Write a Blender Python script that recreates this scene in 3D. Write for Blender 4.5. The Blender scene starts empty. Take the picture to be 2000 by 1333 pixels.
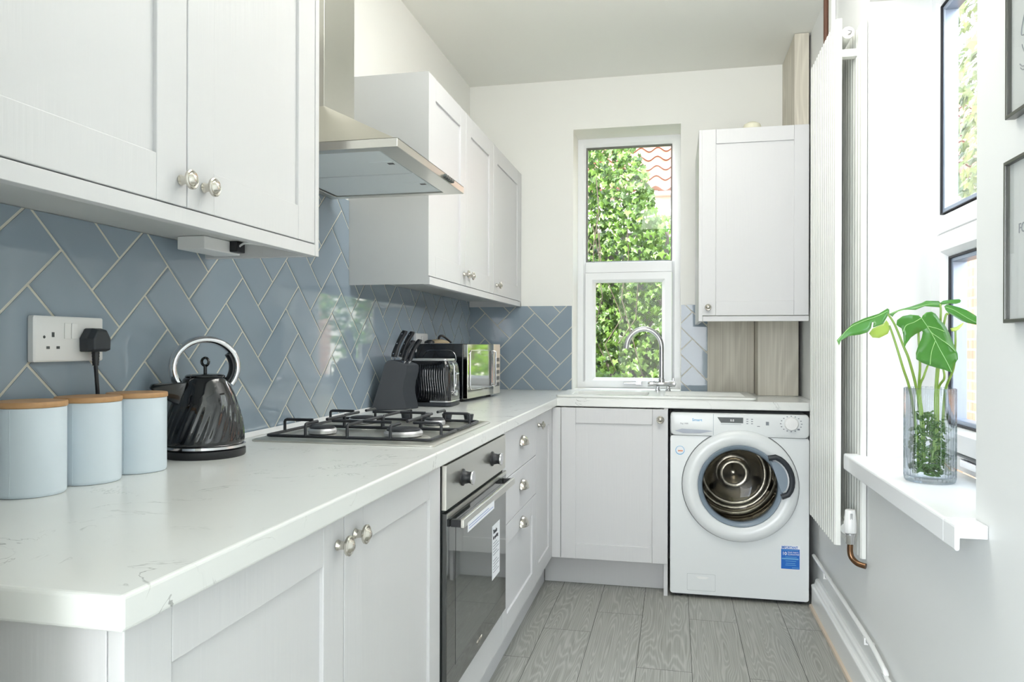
import bpy, bmesh, math, random
from mathutils import Vector, Matrix
random.seed(7)
S = bpy.context.scene
C = S.collection
PI = math.pi

# ------------------------------------------------------------------ camera
F_PX, PSI, CX, CH, HY, ROLL = 1457.76, 0.2142, 1.1456, 1.155, 672.8, 0.0027
cam_d = bpy.data.cameras.new('camera'); cam = bpy.data.objects.new('camera', cam_d); C.objects.link(cam)
cam_d.sensor_width = 36; cam_d.lens = F_PX * 36 / 2000
cam_d.shift_y = (HY - 666.5) / 2000
cam_d.clip_start = 0.05; cam_d.clip_end = 200
cam.matrix_world = Matrix.Translation((CX, 0, CH)) @ Matrix.Rotation(PSI, 4, 'Z') @ Matrix.Rotation(PI / 2, 4, 'X') @ Matrix.Rotation(ROLL, 4, 'Z')
S.camera = cam

# ------------------------------------------------------------------ world, sun, sky portals, added fill lamps, exposure
S.view_settings.view_transform = 'Standard'
S.view_settings.look = 'None'
S.view_settings.gamma = 1
S.view_settings.exposure = 0.48
W = bpy.data.worlds.new('world'); S.world = W; W.use_nodes = True
wn = W.node_tree.nodes; wl = W.node_tree.links
bg = wn['Background']; bg.inputs['Strength'].default_value = 6.5
wtc = wn.new('ShaderNodeTexCoord'); wsep = wn.new('ShaderNodeSeparateXYZ'); wr = wn.new('ShaderNodeValToRGB')
wl.new(wtc.outputs['Generated'], wsep.inputs[0]); wl.new(wsep.outputs['Z'], wr.inputs[0]); wl.new(wr.outputs[0], bg.inputs['Color'])
wr.color_ramp.elements[0].color = (0.97, 0.98, 1.0, 1); wr.color_ramp.elements[1].color = (0.70, 0.84, 1.0, 1)
sun_d = bpy.data.lights.new('sun', 'SUN'); sun_d.energy = 12; sun_d.angle = 0.02; sun_d.color = (1.0, 0.95, 0.86)
sun = bpy.data.objects.new('sun', sun_d); C.objects.link(sun)
sun.rotation_euler = (Vector((-0.38, -0.80, 0.95))).to_track_quat('Z', 'Y').to_euler()
def area(name, loc, direction, sx, sy, power, color=(1, 1, 1), portal=False):
    d = bpy.data.lights.new(name, 'AREA'); d.shape = 'RECTANGLE'; d.size = sx; d.size_y = sy; d.energy = power; d.color = color
    o = bpy.data.objects.new(name, d); C.objects.link(o); o.location = loc
    o.rotation_euler = (-Vector(direction)).to_track_quat('Z', 'Y').to_euler()
    if portal: d.cycles.is_portal = True
    return o
area('sky_portal_far', (0.886, 4.44, 1.63), (0, -1, 0), 0.58, 1.45, 1, portal=True)
area('sky_portal_right', (2.12, 2.2, 1.54), (-1, 0, 0), 1.5, 0.92, 1, portal=True)
area('sky_portal_near', (0.2, -2.55, 1.2), (0, 1, 0), 3.0, 2.3, 1, portal=True)
area('added_kitchen_fill', (1.15, 2.3, 2.60), (0.05, 0.1, -1), 0.6, 0.9, 9, (1.0, 0.985, 0.94))  # added fill lamp under the unseen ceiling, no fitting known there
area('added_ceiling_bounce', (1.15, 1.7, 2.32), (0.0, 0.6, 1), 0.6, 0.5, 12.5, (1.0, 0.99, 0.97))  # added upward fill to brighten the ceiling, not a fitting of the room
area('added_door_fill', (-0.65, -2.45, 1.15), (0.35, 1, 0.0), 1.5, 2.1, 40, (0.64, 0.81, 1.0))  # added lamp that boosts the skylight from the opening behind the camera
cy = S.cycles
cy.max_bounces = 10; cy.diffuse_bounces = 5; cy.glossy_bounces = 5; cy.transmission_bounces = 8; cy.transparent_max_bounces = 12
cy.sample_clamp_indirect = 6; cy.caustics_reflective = False; cy.caustics_refractive = False
cy.use_denoising = True
try: cy.denoiser = 'OPENIMAGEDENOISE'
except Exception: pass

# ------------------------------------------------------------------ helpers
def px(u, v, ax, val):
    """point of the place that lies on the plane ax=val along one line of sight (used to measure)"""
    X, Y = u - 1000, v - HY
    X, Y = X * math.cos(ROLL) + Y * math.sin(ROLL), -X * math.sin(ROLL) + Y * math.cos(ROLL)
    a = X / F_PX; b = -Y / F_PX
    d = Vector((math.cos(PSI) * a - math.sin(PSI), math.sin(PSI) * a + math.cos(PSI), b)); o = Vector((CX, 0, CH))
    i = 'xyz'.index(ax); return o + d * ((val - o[i]) / d[i])
FR = {'x': ((0, 1, 0), (0, 0, 1), (1, 0, 0)), '-y': ((1, 0, 0), (0, 0, 1), (0, -1, 0)),
      '-x': ((0, -1, 0), (0, 0, 1), (-1, 0, 0)), 'z': ((1, 0, 0), (0, 1, 0), (0, 0, 1)), 'y': ((-1, 0, 0), (0, 0, 1), (0, 1, 0))}
def frame(ax, org=(0, 0, 0)):
    u, v, n = [Vector(t) for t in FR[ax]]; o = Vector(org)
    return lambda a, b, c: o + u * a + v * b + n * c
ident = lambda a, b, c: Vector((a, b, c))
def B(): return bmesh.new()
def box(bm, x0, x1, y0, y1, z0, z1, P=ident):
    vs = [bm.verts.new(P(x, y, z)) for z in (z0, z1) for y in (y0, y1) for x in (x0, x1)]
    for f in ((0, 2, 3, 1), (4, 5, 7, 6), (0, 1, 5, 4), (2, 6, 7, 3), (0, 4, 6, 2), (1, 3, 7, 5)): bm.faces.new([vs[i] for i in f])
    return bm
def bxm(*a, **k): return box(B(), *a, **k)
def loft(bm, rings, closed=True, cap0=True, cap1=True):
    R = [[bm.verts.new(p) for p in r] for r in rings]
    n = len(R[0])
    for a, b in zip(R, R[1:]):
        for i in range(n if closed else n - 1):
            j = (i + 1) % n; bm.faces.new((a[i], a[j], b[j], b[i]))
    if cap0 and closed: bm.faces.new(list(reversed(R[0])))
    if cap1 and closed: bm.faces.new(R[-1])
    return bm
def lathe(bm, prof, P=ident, seg=32, a0=0, cap0=True, cap1=True, mod=None):
    rings = []
    for r, z in prof:
        ring = []
        for i in range(seg):
            a = a0 + 2 * PI * i / seg; rr = r * (mod(a, z, r) if mod else 1)
            ring.append(P(rr * math.cos(a), rr * math.sin(a), z))
        rings.append(ring)
    return loft(bm, rings, True, cap0, cap1)
def tube(bm, pts, r, seg=10, closed=False, rfn=None):
    pts = [Vector(p) for p in pts]; n = len(pts); rings = []; prev = None
    for i, p in enumerate(pts):
        if closed: t = (pts[(i + 1) % n] - pts[i - 1])
        else: t = pts[min(i + 1, n - 1)] - pts[max(i - 1, 0)]
        t.normalize()
        if prev is None:
            a = Vector((0, 0, 1)) if abs(t.z) < 0.9 else Vector((1, 0, 0)); s = t.cross(a).normalized()
        else:
            s = (prev - t * prev.dot(t)); s = s.normalized() if s.length > 1e-6 else t.orthogonal().normalized()
        prev = s; b = t.cross(s); rr = rfn(i / (n - 1)) if rfn else r
        rings.append([p + (s * math.cos(2 * PI * k / seg) + b * math.sin(2 * PI * k / seg)) * rr for k in range(seg)])
    if closed:
        R = [[bm.verts.new(p) for p in rg] for rg in rings]
        for i in range(n):
            a, c = R[i], R[(i + 1) % n]
            for k in range(seg): bm.faces.new((a[k], a[(k + 1) % seg], c[(k + 1) % seg], c[k]))
        return bm
    return loft(bm, rings)
def bez(p0, p1, p2, n=10):
    p0, p1, p2 = Vector(p0), Vector(p1), Vector(p2)
    return [(1 - t) ** 2 * p0 + 2 * t * (1 - t) * p1 + t * t * p2 for t in [i / n for i in range(n + 1)]]
def smooth_path(pts, n=6):
    pts = [Vector(p) for p in pts]; out = []
    for i in range(len(pts) - 1):
        p0 = pts[max(i - 1, 0)]; p1 = pts[i]; p2 = pts[i + 1]; p3 = pts[min(i + 2, len(pts) - 1)]
        for k in range(n):
            t = k / n
            out.append(0.5 * ((2 * p1) + (p2 - p0) * t + (2 * p0 - 5 * p1 + 4 * p2 - p3) * t * t + (3 * p1 - p0 - 3 * p2 + p3) * t ** 3))
    out.append(pts[-1]); return out
def prism(bm, poly, P, n0, n1):
    return loft(bm, [[P(u, v, n0) for u, v in poly], [P(u, v, n1) for u, v in poly]])
def rrect(u0, u1, v0, v1, r, k=5):
    out = []
    for cx_, cy_, a in ((u1 - r, v1 - r, 0), (u0 + r, v1 - r, PI / 2), (u0 + r, v0 + r, PI), (u1 - r, v0 + r, 1.5 * PI)):
        for i in range(k + 1):
            t = a + PI / 2 * i / k; out.append((cx_ + r * math.cos(t), cy_ + r * math.sin(t)))
    return out
def fill_holes(bm, loops, P, n0, n1):
    """slab between n0 and n1 with outline loops[0] and holes loops[1:]"""
    for n in (n0, n1):
        es = []
        for lp in loops:
            vs = [bm.verts.new(P(u, v, n)) for u, v in lp]
            es += [bm.edges.new((vs[i], vs[(i + 1) % len(vs)])) for i in range(len(vs))]
        bmesh.ops.triangle_fill(bm, use_beauty=True, use_dissolve=False, edges=es)
    for lp in loops:
        a = [bm.verts.new(P(u, v, n0)) for u, v in lp]; b = [bm.verts.new(P(u, v, n1)) for u, v in lp]
        for i in range(len(lp)):
            j = (i + 1) % len(lp); bm.faces.new((a[i], a[j], b[j], b[i]))
    bmesh.ops.remove_doubles(bm, verts=bm.verts, dist=1e-6)
    return bm
def rotz(bm, ang, c):
    bmesh.ops.rotate(bm, verts=bm.verts, cent=Vector(c), matrix=Matrix.Rotation(ang, 3, 'Z')); return bm
ORG = {}
def tag(o, label=None, cat=None, group=None, kind=None):
    if label: o['label'] = label
    if cat: o['category'] = cat
    if group: o['group'] = group
    if kind: o['kind'] = kind
    return o
def thing(name, label, cat, loc, group=None):
    o = bpy.data.objects.new(name, None); C.objects.link(o); o.location = loc; o.empty_display_size = 0.05
    ORG[o] = Vector(loc); return tag(o, label, cat, group)
def obj(name, bm, m, parent=None, bevel=0, seg=2, smooth=False, label=None, kind=None, normals=True, solid=0, sub=0, angle=35):
    if normals: bmesh.ops.recalc_face_normals(bm, faces=bm.faces)
    xs = [v.co for v in bm.verts]
    lo = Vector([min(c[i] for c in xs) for i in range(3)]); hi = Vector([max(c[i] for c in xs) for i in range(3)])
    c = Vector(((lo.x + hi.x) / 2, (lo.y + hi.y) / 2, lo.z))
    bmesh.ops.translate(bm, verts=bm.verts, vec=-c)
    me = bpy.data.meshes.new(name); bm.to_mesh(me); bm.free()
    o = bpy.data.objects.new(name, me); C.objects.link(o); ORG[o] = c
    for mm in (m if isinstance(m, (list, tuple)) else [m]): me.materials.append(mm)
    if parent: o.parent = parent; o.location = c - ORG[parent]
    else: o.location = c
    if smooth:
        for p in me.polygons: p.use_smooth = True
        try:
            me.set_sharp_from_angle(angle=math.radians(angle))
        except Exception: pass
    if solid:
        md = o.modifiers.new('solid', 'SOLIDIFY'); md.thickness = solid; md.offset = -1
    if sub:
        md = o.modifiers.new('sub', 'SUBSURF'); md.levels = sub; md.render_levels = sub
    if bevel:
        md = o.modifiers.new('bevel', 'BEVEL'); md.width = bevel; md.segments = seg; md.limit_method = 'ANGLE'; md.angle_limit = math.radians(40)
        md.harden_normals = False
    if label: o['label'] = label
    if kind: o['kind'] = kind
    return o
def struct(name, bm, m, parent=None, **k):
    o = obj(name, bm, m, parent, **k)
    if not parent: o['kind'] = 'structure'
    return o
def text(name, s, size, m, parent, org, ax, wide=1.0, ext=0.0004, bold=0.0):
    cu = bpy.data.curves.new('t', 'FONT'); cu.body = s; cu.size = size; cu.extrude = ext; cu.offset = bold; cu.resolution_u = 3
    t = bpy.data.objects.new('t', cu); C.objects.link(t)
    bpy.context.view_layer.update()
    me = bpy.data.meshes.new_from_object(t.evaluated_get(bpy.context.evaluated_depsgraph_get()))
    bpy.data.objects.remove(t); bpy.data.curves.remove(cu)
    bm = B(); bm.from_mesh(me); bpy.data.meshes.remove(me); P = frame(ax, org)
    for v in bm.verts: v.co = P(v.co.x * wide, v.co.y, v.co.z + ext)
    return obj(name, bm, m, parent, normals=False)

# ------------------------------------------------------------------ materials
def sl(c): return tuple(((x / 255) / 12.92 if x / 255 <= 0.04045 else ((x / 255 + 0.055) / 1.055) ** 2.4) for x in c)
def mat(name, col, rough=0.5, metal=0.0, spec=None, coat=0, emit=None, es=0, bump=None, aniso=0, var=None):
    """bump = (scale xyz, strength, distance); var = (scale xyz, darker factor)"""
    m = bpy.data.materials.new(name); m.use_nodes = True; nt = m.node_tree; p = nt.nodes['Principled BSDF']
    p.inputs['Base Color'].default_value = (*col, 1); p.inputs['Roughness'].default_value = rough; p.inputs['Metallic'].default_value = metal
    if spec is not None: p.inputs['Specular IOR Level'].default_value = spec
    if coat: p.inputs['Coat Weight'].default_value = coat; p.inputs['Coat Roughness'].default_value = 0.08
    if aniso: p.inputs['Anisotropic'].default_value = aniso
    if emit: p.inputs['Emission Color'].default_value = (*emit, 1); p.inputs['Emission Strength'].default_value = es
    if bump or var:
        tc = nt.nodes.new('ShaderNodeTexCoord')
    if bump:
        mp = nt.nodes.new('ShaderNodeMapping'); mp.inputs['Scale'].default_value = bump[0]
        nz = nt.nodes.new('ShaderNodeTexNoise'); nz.inputs['Scale'].default_value = 1; nz.inputs['Detail'].default_value = 3
        bp = nt.nodes.new('ShaderNodeBump'); bp.inputs['Strength'].default_value = bump[1]; bp.inputs['Distance'].default_value = bump[2]
        nt.links.new(tc.outputs['Object'], mp.inputs[0]); nt.links.new(mp.outputs[0], nz.inputs[0]); nt.links.new(nz.outputs[0], bp.inputs['Height']); nt.links.new(bp.outputs[0], p.inputs['Normal'])
    if var:
        mp = nt.nodes.new('ShaderNodeMapping'); mp.inputs['Scale'].default_value = var[0]
        nz = nt.nodes.new('ShaderNodeTexNoise'); nz.inputs['Scale'].default_value = 1; nz.inputs['Detail'].default_value = 4
        mx = nt.nodes.new('ShaderNodeMix'); mx.data_type = 'RGBA'; mx.inputs[6].default_value = (*col, 1); mx.inputs[7].default_value = (*[c * var[1] for c in col], 1)
        nt.links.new(tc.outputs['Object'], mp.inputs[0]); nt.links.new(mp.outputs[0], nz.inputs[0]); nt.links.new(nz.outputs[0], mx.inputs[0]); nt.links.new(mx.outputs[2], p.inputs['Base Color'])
    return m
def glassm(name, tint=(1, 1, 1), refl=0.6):
    m = bpy.data.materials.new(name); m.use_nodes = True; nt = m.node_tree; nt.nodes.clear()
    out = nt.nodes.new('ShaderNodeOutputMaterial'); mix = nt.nodes.new('ShaderNodeMixShader'); tr = nt.nodes.new('ShaderNodeBsdfTransparent'); gl = nt.nodes.new('ShaderNodeBsdfGlossy'); fr = nt.nodes.new('ShaderNodeFresnel')
    mu = nt.nodes.new('ShaderNodeMath'); mu.operation = 'MULTIPLY'; mu.inputs[1].default_value = refl; fr.inputs[0].default_value = 1.5
    tr.inputs[0].default_value = (*tint, 1); gl.inputs['Roughness'].default_value = 0.01
    nt.links.new(fr.outputs[0], mu.inputs[0]); nt.links.new(mu.outputs[0], mix.inputs[0]); nt.links.new(tr.outputs[0], mix.inputs[1]); nt.links.new(gl.outputs[0], mix.inputs[2]); nt.links.new(mix.outputs[0], out.inputs[0])
    return m
M = {}
M['wall'] = mat('wall_paint', (0.84, 0.84, 0.80), 0.65, bump=((60, 60, 60), 0.05, 0.001))
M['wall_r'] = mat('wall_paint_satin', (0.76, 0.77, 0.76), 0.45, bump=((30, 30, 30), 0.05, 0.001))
M['ceil'] = mat('ceiling_paint', (0.88, 0.88, 0.83), 0.8)
M['upvc'] = mat('white_upvc', (0.84, 0.85, 0.86), 0.3)
M['gloss_white'] = mat('white_gloss_paint', (0.82, 0.83, 0.82), 0.25, bump=((25, 25, 25), 0.06, 0.001))
M['cab'] = mat('pale_grey_shaker', (0.63, 0.63, 0.635), 0.42, bump=((110, 110, 5), 0.4, 0.0012))
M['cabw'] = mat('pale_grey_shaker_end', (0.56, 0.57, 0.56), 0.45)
M['tile'] = mat('blue_grey_glazed_tile', (0.27, 0.33, 0.385), 0.04, bump=((7, 7, 7), 0.05, 0.004))
M['grout'] = mat('light_grout', (0.62, 0.60, 0.52), 0.8)
M['steel'] = mat('brushed_steel', (0.68, 0.67, 0.62), 0.28, 1.0, bump=((4, 4, 400), 0.05, 0.0004))
M['steel_h'] = mat('hob_steel', (0.66, 0.65, 0.60), 0.38, 1.0)
M['filter'] = mat('aluminium_mesh', (0.80, 0.85, 0.86), 0.55, 0.2, bump=((900, 900, 900), 0.6, 0.001))
M['chrome'] = mat('chrome', (0.70, 0.70, 0.72), 0.08, 1.0)
M['nickel'] = mat('satin_nickel', (0.62, 0.59, 0.53), 0.22, 1.0)
M['black'] = mat('black_plastic', (0.012, 0.013, 0.016), 0.4)
M['blackgl'] = mat('black_gloss_enamel', (0.006, 0.007, 0.009), 0.06, coat=0.6)
M['blackmt'] = mat('charcoal_matt', (0.025, 0.03, 0.037), 0.5)
M['iron'] = mat('cast_iron_enamel', (0.02, 0.022, 0.027), 0.45)
M['white_enam'] = mat('white_enamel', (0.76, 0.785, 0.79), 0.22)
M['white_pl'] = mat('white_plastic', (0.82, 0.82, 0.81), 0.35)
M['sink'] = mat('white_ceramic_resin', (0.78, 0.79, 0.76), 0.25)
M['tin'] = mat('pale_blue_powder_coat', (0.64, 0.72, 0.78), 0.45)
M['bamboo'] = mat('bamboo', sl((196, 152, 105)), 0.5, var=((4, 90, 4), 0.72))
M['copper'] = mat('bare_copper', sl((120, 84, 68)), 0.55, 0.3, var=((30, 30, 30), 0.6))
M['brass'] = mat('tarnished_brass', sl((120, 90, 66)), 0.25, 0.9)
M['ovenglass'] = mat('dark_oven_glass', (0.022, 0.025, 0.024), 0.03, coat=0.5, spec=0.9)
M['ovenwin'] = mat('oven_window', (0.07, 0.078, 0.074), 0.03, coat=0.5, spec=0.9)
M['paper'] = mat('white_paper', (0.82, 0.84, 0.87), 0.6)
M['ink'] = mat('ink_black', (0.05, 0.05, 0.06), 0.6)
M['inkgrey'] = mat('ink_grey', (0.22, 0.24, 0.27), 0.6)
M['blue'] = mat('sticker_blue', sl((18, 100, 190)), 0.35)
M['ltblue'] = mat('sticker_light_blue', sl((110, 175, 215)), 0.35)
M['orange'] = mat('sticker_orange', sl((226, 150, 110)), 0.4)
M['greyring'] = mat('grey_door_ring', sl((128, 142, 155)), 0.3)
M['darkgrey'] = mat('dark_grey_plastic', sl((72, 78, 78)), 0.3)
M['lcd'] = mat('dark_display', sl((62, 68, 70)), 0.15)
M['drum'] = mat('drum_steel', (0.36, 0.33, 0.28), 0.20, 1.0, bump=((9, 4, 9), 0.30, 0.02))
M['rad'] = mat('radiator_white', (0.82, 0.83, 0.79), 0.35)
M['leaf'] = mat('monstera_leaf', sl((84, 148, 66)), 0.28, var=((14, 14, 14), 0.8), spec=0.7)
def translucent(m, col, f):
    nt = m.node_tree; p = nt.nodes['Principled BSDF']; out = nt.nodes['Material Output']; tl = nt.nodes.new('ShaderNodeBsdfTranslucent'); mx = nt.nodes.new('ShaderNodeMixShader')
    tl.inputs[0].default_value = (*col, 1); mx.inputs[0].default_value = f; nt.links.new(p.outputs[0], mx.inputs[1]); nt.links.new(tl.outputs[0], mx.inputs[2]); nt.links.new(mx.outputs[0], out.inputs[0])
translucent(M['leaf'], sl((140, 205, 40)), 0.38)
M['vein'] = mat('leaf_vein', sl((150, 195, 120)), 0.4)
M['leafy'] = mat('young_yellow_leaf', sl((165, 190, 85)), 0.4)
M['stem'] = mat('green_stem', sl((128, 160, 70)), 0.4)
M['root'] = mat('roots_and_moss', sl((74, 112, 42)), 0.6)
M['picframe'] = mat('bronze_grey_frame', sl((96, 96, 92)), 0.3, 0.7)
M['glass'] = glassm('window_glass', refl=0.22)
M['picglass'] = glassm('picture_glass', refl=0.2)
M['wmglass'] = glassm('washer_door_glass', (0.80, 0.80, 0.78), 0.6)
M['lens_red'] = mat('pan_wood', sl((205, 185, 150)), 0.5)
M['render'] = mat('white_render', (0.82, 0.80, 0.76), 0.8)
M['spacer'] = mat('silver_spacer', sl((150, 162, 180)), 0.35, 0.5)
M['gasket'] = mat('black_gasket', (0.03, 0.03, 0.035), 0.6)

def leafmat(name, c1, c2):
    m = bpy.data.materials.new(name); m.use_nodes = True; nt = m.node_tree; p = nt.nodes['Principled BSDF']
    g = nt.nodes.new('ShaderNodeNewGeometry'); r = nt.nodes.new('ShaderNodeValToRGB'); r.color_ramp.elements[0].color = (*c1, 1); r.color_ramp.elements[1].color = (*c2, 1)
    nt.links.new(g.outputs['Random Per Island'], r.inputs[0]); nt.links.new(r.outputs[0], p.inputs['Base Color']); p.inputs['Roughness'].default_value = 0.38
    out = nt.nodes['Material Output']; tl = nt.nodes.new('ShaderNodeBsdfTranslucent'); mx = nt.nodes.new('ShaderNodeMixShader'); mx.inputs[0].default_value = 0.35
    nt.links.new(r.outputs[0], tl.inputs[0]); nt.links.new(p.outputs[0], mx.inputs[1]); nt.links.new(tl.outputs[0], mx.inputs[2]); nt.links.new(mx.outputs[0], out.inputs[0])
    return m
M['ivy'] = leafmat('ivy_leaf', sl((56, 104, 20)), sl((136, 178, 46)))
M['ivy_shaded'] = leafmat('ivy_leaf_shaded', sl((44, 68, 26)), sl((104, 138, 56)))  # shaded copy of the leaf above, the shade is put into its colour
M['tree'] = leafmat('tree_leaf', sl((84, 100, 46)), sl((140, 150, 92)))
M['bark'] = mat('ivy_stem_bark', sl((70, 62, 50)), 0.8)

def marble():
    m = bpy.data.materials.new('white_quartz_laminate'); m.use_nodes = True; nt = m.node_tree; p = nt.nodes['Principled BSDF']; L = nt.links
    tc = nt.nodes.new('ShaderNodeTexCoord'); n1 = nt.nodes.new('ShaderNodeTexNoise'); n1.inputs['Scale'].default_value = 5.5; n1.inputs['Detail'].default_value = 5; n1.inputs['Roughness'].default_value = 0.62; n1.inputs['Distortion'].default_value = 1.1
    L.new(tc.outputs['Object'], n1.inputs[0])
    s = nt.nodes.new('ShaderNodeMath'); s.operation = 'SUBTRACT'; s.inputs[1].default_value = 0.5; a = nt.nodes.new('ShaderNodeMath'); a.operation = 'ABSOLUTE'
    mr = nt.nodes.new('ShaderNodeMapRange'); mr.inputs[1].default_value = 0.0; mr.inputs[2].default_value = 0.008; mr.inputs[3].default_value = 1; mr.inputs[4].default_value = 0
    L.new(n1.outputs[0], s.inputs[0]); L.new(s.outputs[0], a.inputs[0]); L.new(a.outputs[0], mr.inputs[0])
    n2 = nt.nodes.new('ShaderNodeTexNoise'); n2.inputs['Scale'].default_value = 9; n2.inputs['Detail'].default_value = 3; L.new(tc.outputs['Object'], n2.inputs[0])
    m2 = nt.nodes.new('ShaderNodeMapRange'); m2.inputs[1].default_value = 0.5; m2.inputs[2].default_value = 0.68; L.new(n2.outputs[0], m2.inputs[0])
    mu = nt.nodes.new('ShaderNodeMath'); mu.operation = 'MULTIPLY'; L.new(mr.outputs[0], mu.inputs[0]); L.new(m2.outputs[0], mu.inputs[1])
    n3 = nt.nodes.new('ShaderNodeTexNoise'); n3.inputs['Scale'].default_value = 3; n3.inputs['Detail'].default_value = 4; L.new(tc.outputs['Object'], n3.inputs[0])
    b = nt.nodes.new('ShaderNodeMix'); b.data_type = 'RGBA'; b.inputs[6].default_value = (0.77, 0.78, 0.755, 1); b.inputs[7].default_value = (0.69, 0.705, 0.685, 1); L.new(n3.outputs[0], b.inputs[0])
    c = nt.nodes.new('ShaderNodeMix'); c.data_type = 'RGBA'; c.inputs[7].default_value = (0.30, 0.30, 0.29, 1); L.new(mu.outputs[0], c.inputs[0]); L.new(b.outputs[2], c.inputs[6])
    L.new(c.outputs[2], p.inputs['Base Color']); p.inputs['Roughness'].default_value = 0.22
    return m
M['marble'] = marble()
def wood(name, dark, light, freq=26, rough=0.42, uv=True, sc=(12, 1.0, 1), contrast=1.0):
    m = bpy.data.materials.new(name); m.use_nodes = True; nt = m.node_tree; p = nt.nodes['Principled BSDF']; L = nt.links
    tc = nt.nodes.new('ShaderNodeTexCoord'); mp = nt.nodes.new('ShaderNodeMapping'); mp.inputs['Scale'].default_value = sc
    L.new(tc.outputs['UV' if uv else 'Object'], mp.inputs[0])
    n = nt.nodes.new('ShaderNodeTexNoise'); n.inputs['Scale'].default_value = 1; n.inputs['Detail'].default_value = 1.6; n.inputs['Roughness'].default_value = 0.4; n.inputs['Distortion'].default_value = 0.15
    L.new(mp.outputs[0], n.inputs[0])
    k = nt.nodes.new('ShaderNodeMath'); k.operation = 'MULTIPLY'; k.inputs[1].default_value = freq * 2 * PI; si = nt.nodes.new('ShaderNodeMath'); si.operation = 'SINE'
    L.new(n.outputs[0], k.inputs[0]); L.new(k.outputs[0], si.inputs[0])
    mr = nt.nodes.new('ShaderNodeMapRange'); mr.inputs[1].default_value = -1; mr.inputs[2].default_value = 1; mr.inputs[3].default_value = 0.0; mr.inputs[4].default_value = 1.0; L.new(si.outputs[0], mr.inputs[0])
    pw = nt.nodes.new('ShaderNodeMath'); pw.operation = 'POWER'; pw.inputs[1].default_value = 2.6; L.new(mr.outputs[0], pw.inputs[0]); ml = nt.nodes.new('ShaderNodeMath'); ml.operation = 'MULTIPLY'; ml.inputs[1].default_value = 0.55 * contrast; L.new(pw.outputs[0], ml.inputs[0])
    mp2 = nt.nodes.new('ShaderNodeMapping'); mp2.inputs['Scale'].default_value = (sc[0] * 22, sc[1] * 3.2, sc[2] * (1 if uv else 1)); L.new(tc.outputs['UV' if uv else 'Object'], mp2.inputs[0])
    n2 = nt.nodes.new('ShaderNodeTexNoise'); n2.inputs['Scale'].default_value = 1; n2.inputs['Detail'].default_value = 4; L.new(mp2.outputs[0], n2.inputs[0])
    m2 = nt.nodes.new('ShaderNodeMapRange'); m2.inputs[1].default_value = 0.3; m2.inputs[2].default_value = 0.7; m2.inputs[3].default_value = 0; m2.inputs[4].default_value = 0.55; L.new(n2.outputs[0], m2.inputs[0])
    ad = nt.nodes.new('ShaderNodeMath'); ad.operation = 'ADD'; ad.use_clamp = True; L.new(ml.outputs[0], ad.inputs[0]); L.new(m2.outputs[0], ad.inputs[1])
    mx = nt.nodes.new('ShaderNodeMix'); mx.data_type = 'RGBA'; mx.inputs[6].default_value = (*dark, 1); mx.inputs[7].default_value = (*light, 1); L.new(ad.outputs[0], mx.inputs[0])
    L.new(mx.outputs[2], p.inputs['Base Color']); p.inputs['Roughness'].default_value = rough
    bp = nt.nodes.new('ShaderNodeBump'); bp.inputs['Strength'].default_value = 0.15; bp.inputs['Distance'].default_value = 0.001; L.new(ad.outputs[0], bp.inputs['Height']); L.new(bp.outputs[0], p.inputs['Normal'])
    return m
M['floor'] = wood('grey_oak_vinyl', (0.25, 0.25, 0.22), (0.46, 0.46, 0.43), 30, contrast=0.8)
M['board'] = wood('grey_oak_board', (0.52, 0.48, 0.40), (0.74, 0.70, 0.60), 7, 0.55, uv=False, sc=(9, 9, 1.2), contrast=0.6)
def brick(name, c1, c2, mo, sc, axis_x=True):
    m = bpy.data.materials.new(name); m.use_nodes = True; nt = m.node_tree; p = nt.nodes['Principled BSDF']; L = nt.links
    tc = nt.nodes.new('ShaderNodeTexCoord'); sp = nt.nodes.new('ShaderNodeSeparateXYZ'); cb = nt.nodes.new('ShaderNodeCombineXYZ'); bt = nt.nodes.new('ShaderNodeTexBrick')
    L.new(tc.outputs['Object'], sp.inputs[0]); L.new(sp.outputs['Y' if axis_x else 'X'], cb.inputs[0]); L.new(sp.outputs['Z'], cb.inputs[1]); L.new(cb.outputs[0], bt.inputs[0])
    bt.inputs['Color1'].default_value = (*c1, 1); bt.inputs['Color2'].default_value = (*c2, 1); bt.inputs['Mortar'].default_value = (*mo, 1); bt.inputs['Scale'].default_value = sc
    bt.inputs['Brick Width'].default_value = 0.225; bt.inputs['Row Height'].default_value = 0.075; bt.inputs['Mortar Size'].default_value = 0.008
    L.new(bt.outputs[0], p.inputs['Base Color']); p.inputs['Roughness'].default_value = 0.85
    return m
M['brick'] = brick('garden_brick', sl((158, 112, 92)), sl((178, 140, 118)), sl((168, 158, 146)), 1)
M['pantile'] = mat('clay_pantile', sl((126, 84, 66)), 0.7, var=((3, 3, 3), 0.8))
M['ground'] = mat('garden_ground', sl((120, 125, 90)), 0.9)

# ------------------------------------------------------------------ room shell
XW, YF, ZC = 1.77, 4.12, 2.625      # right wall face, far wall face, ceiling
YN = -2.5
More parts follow.
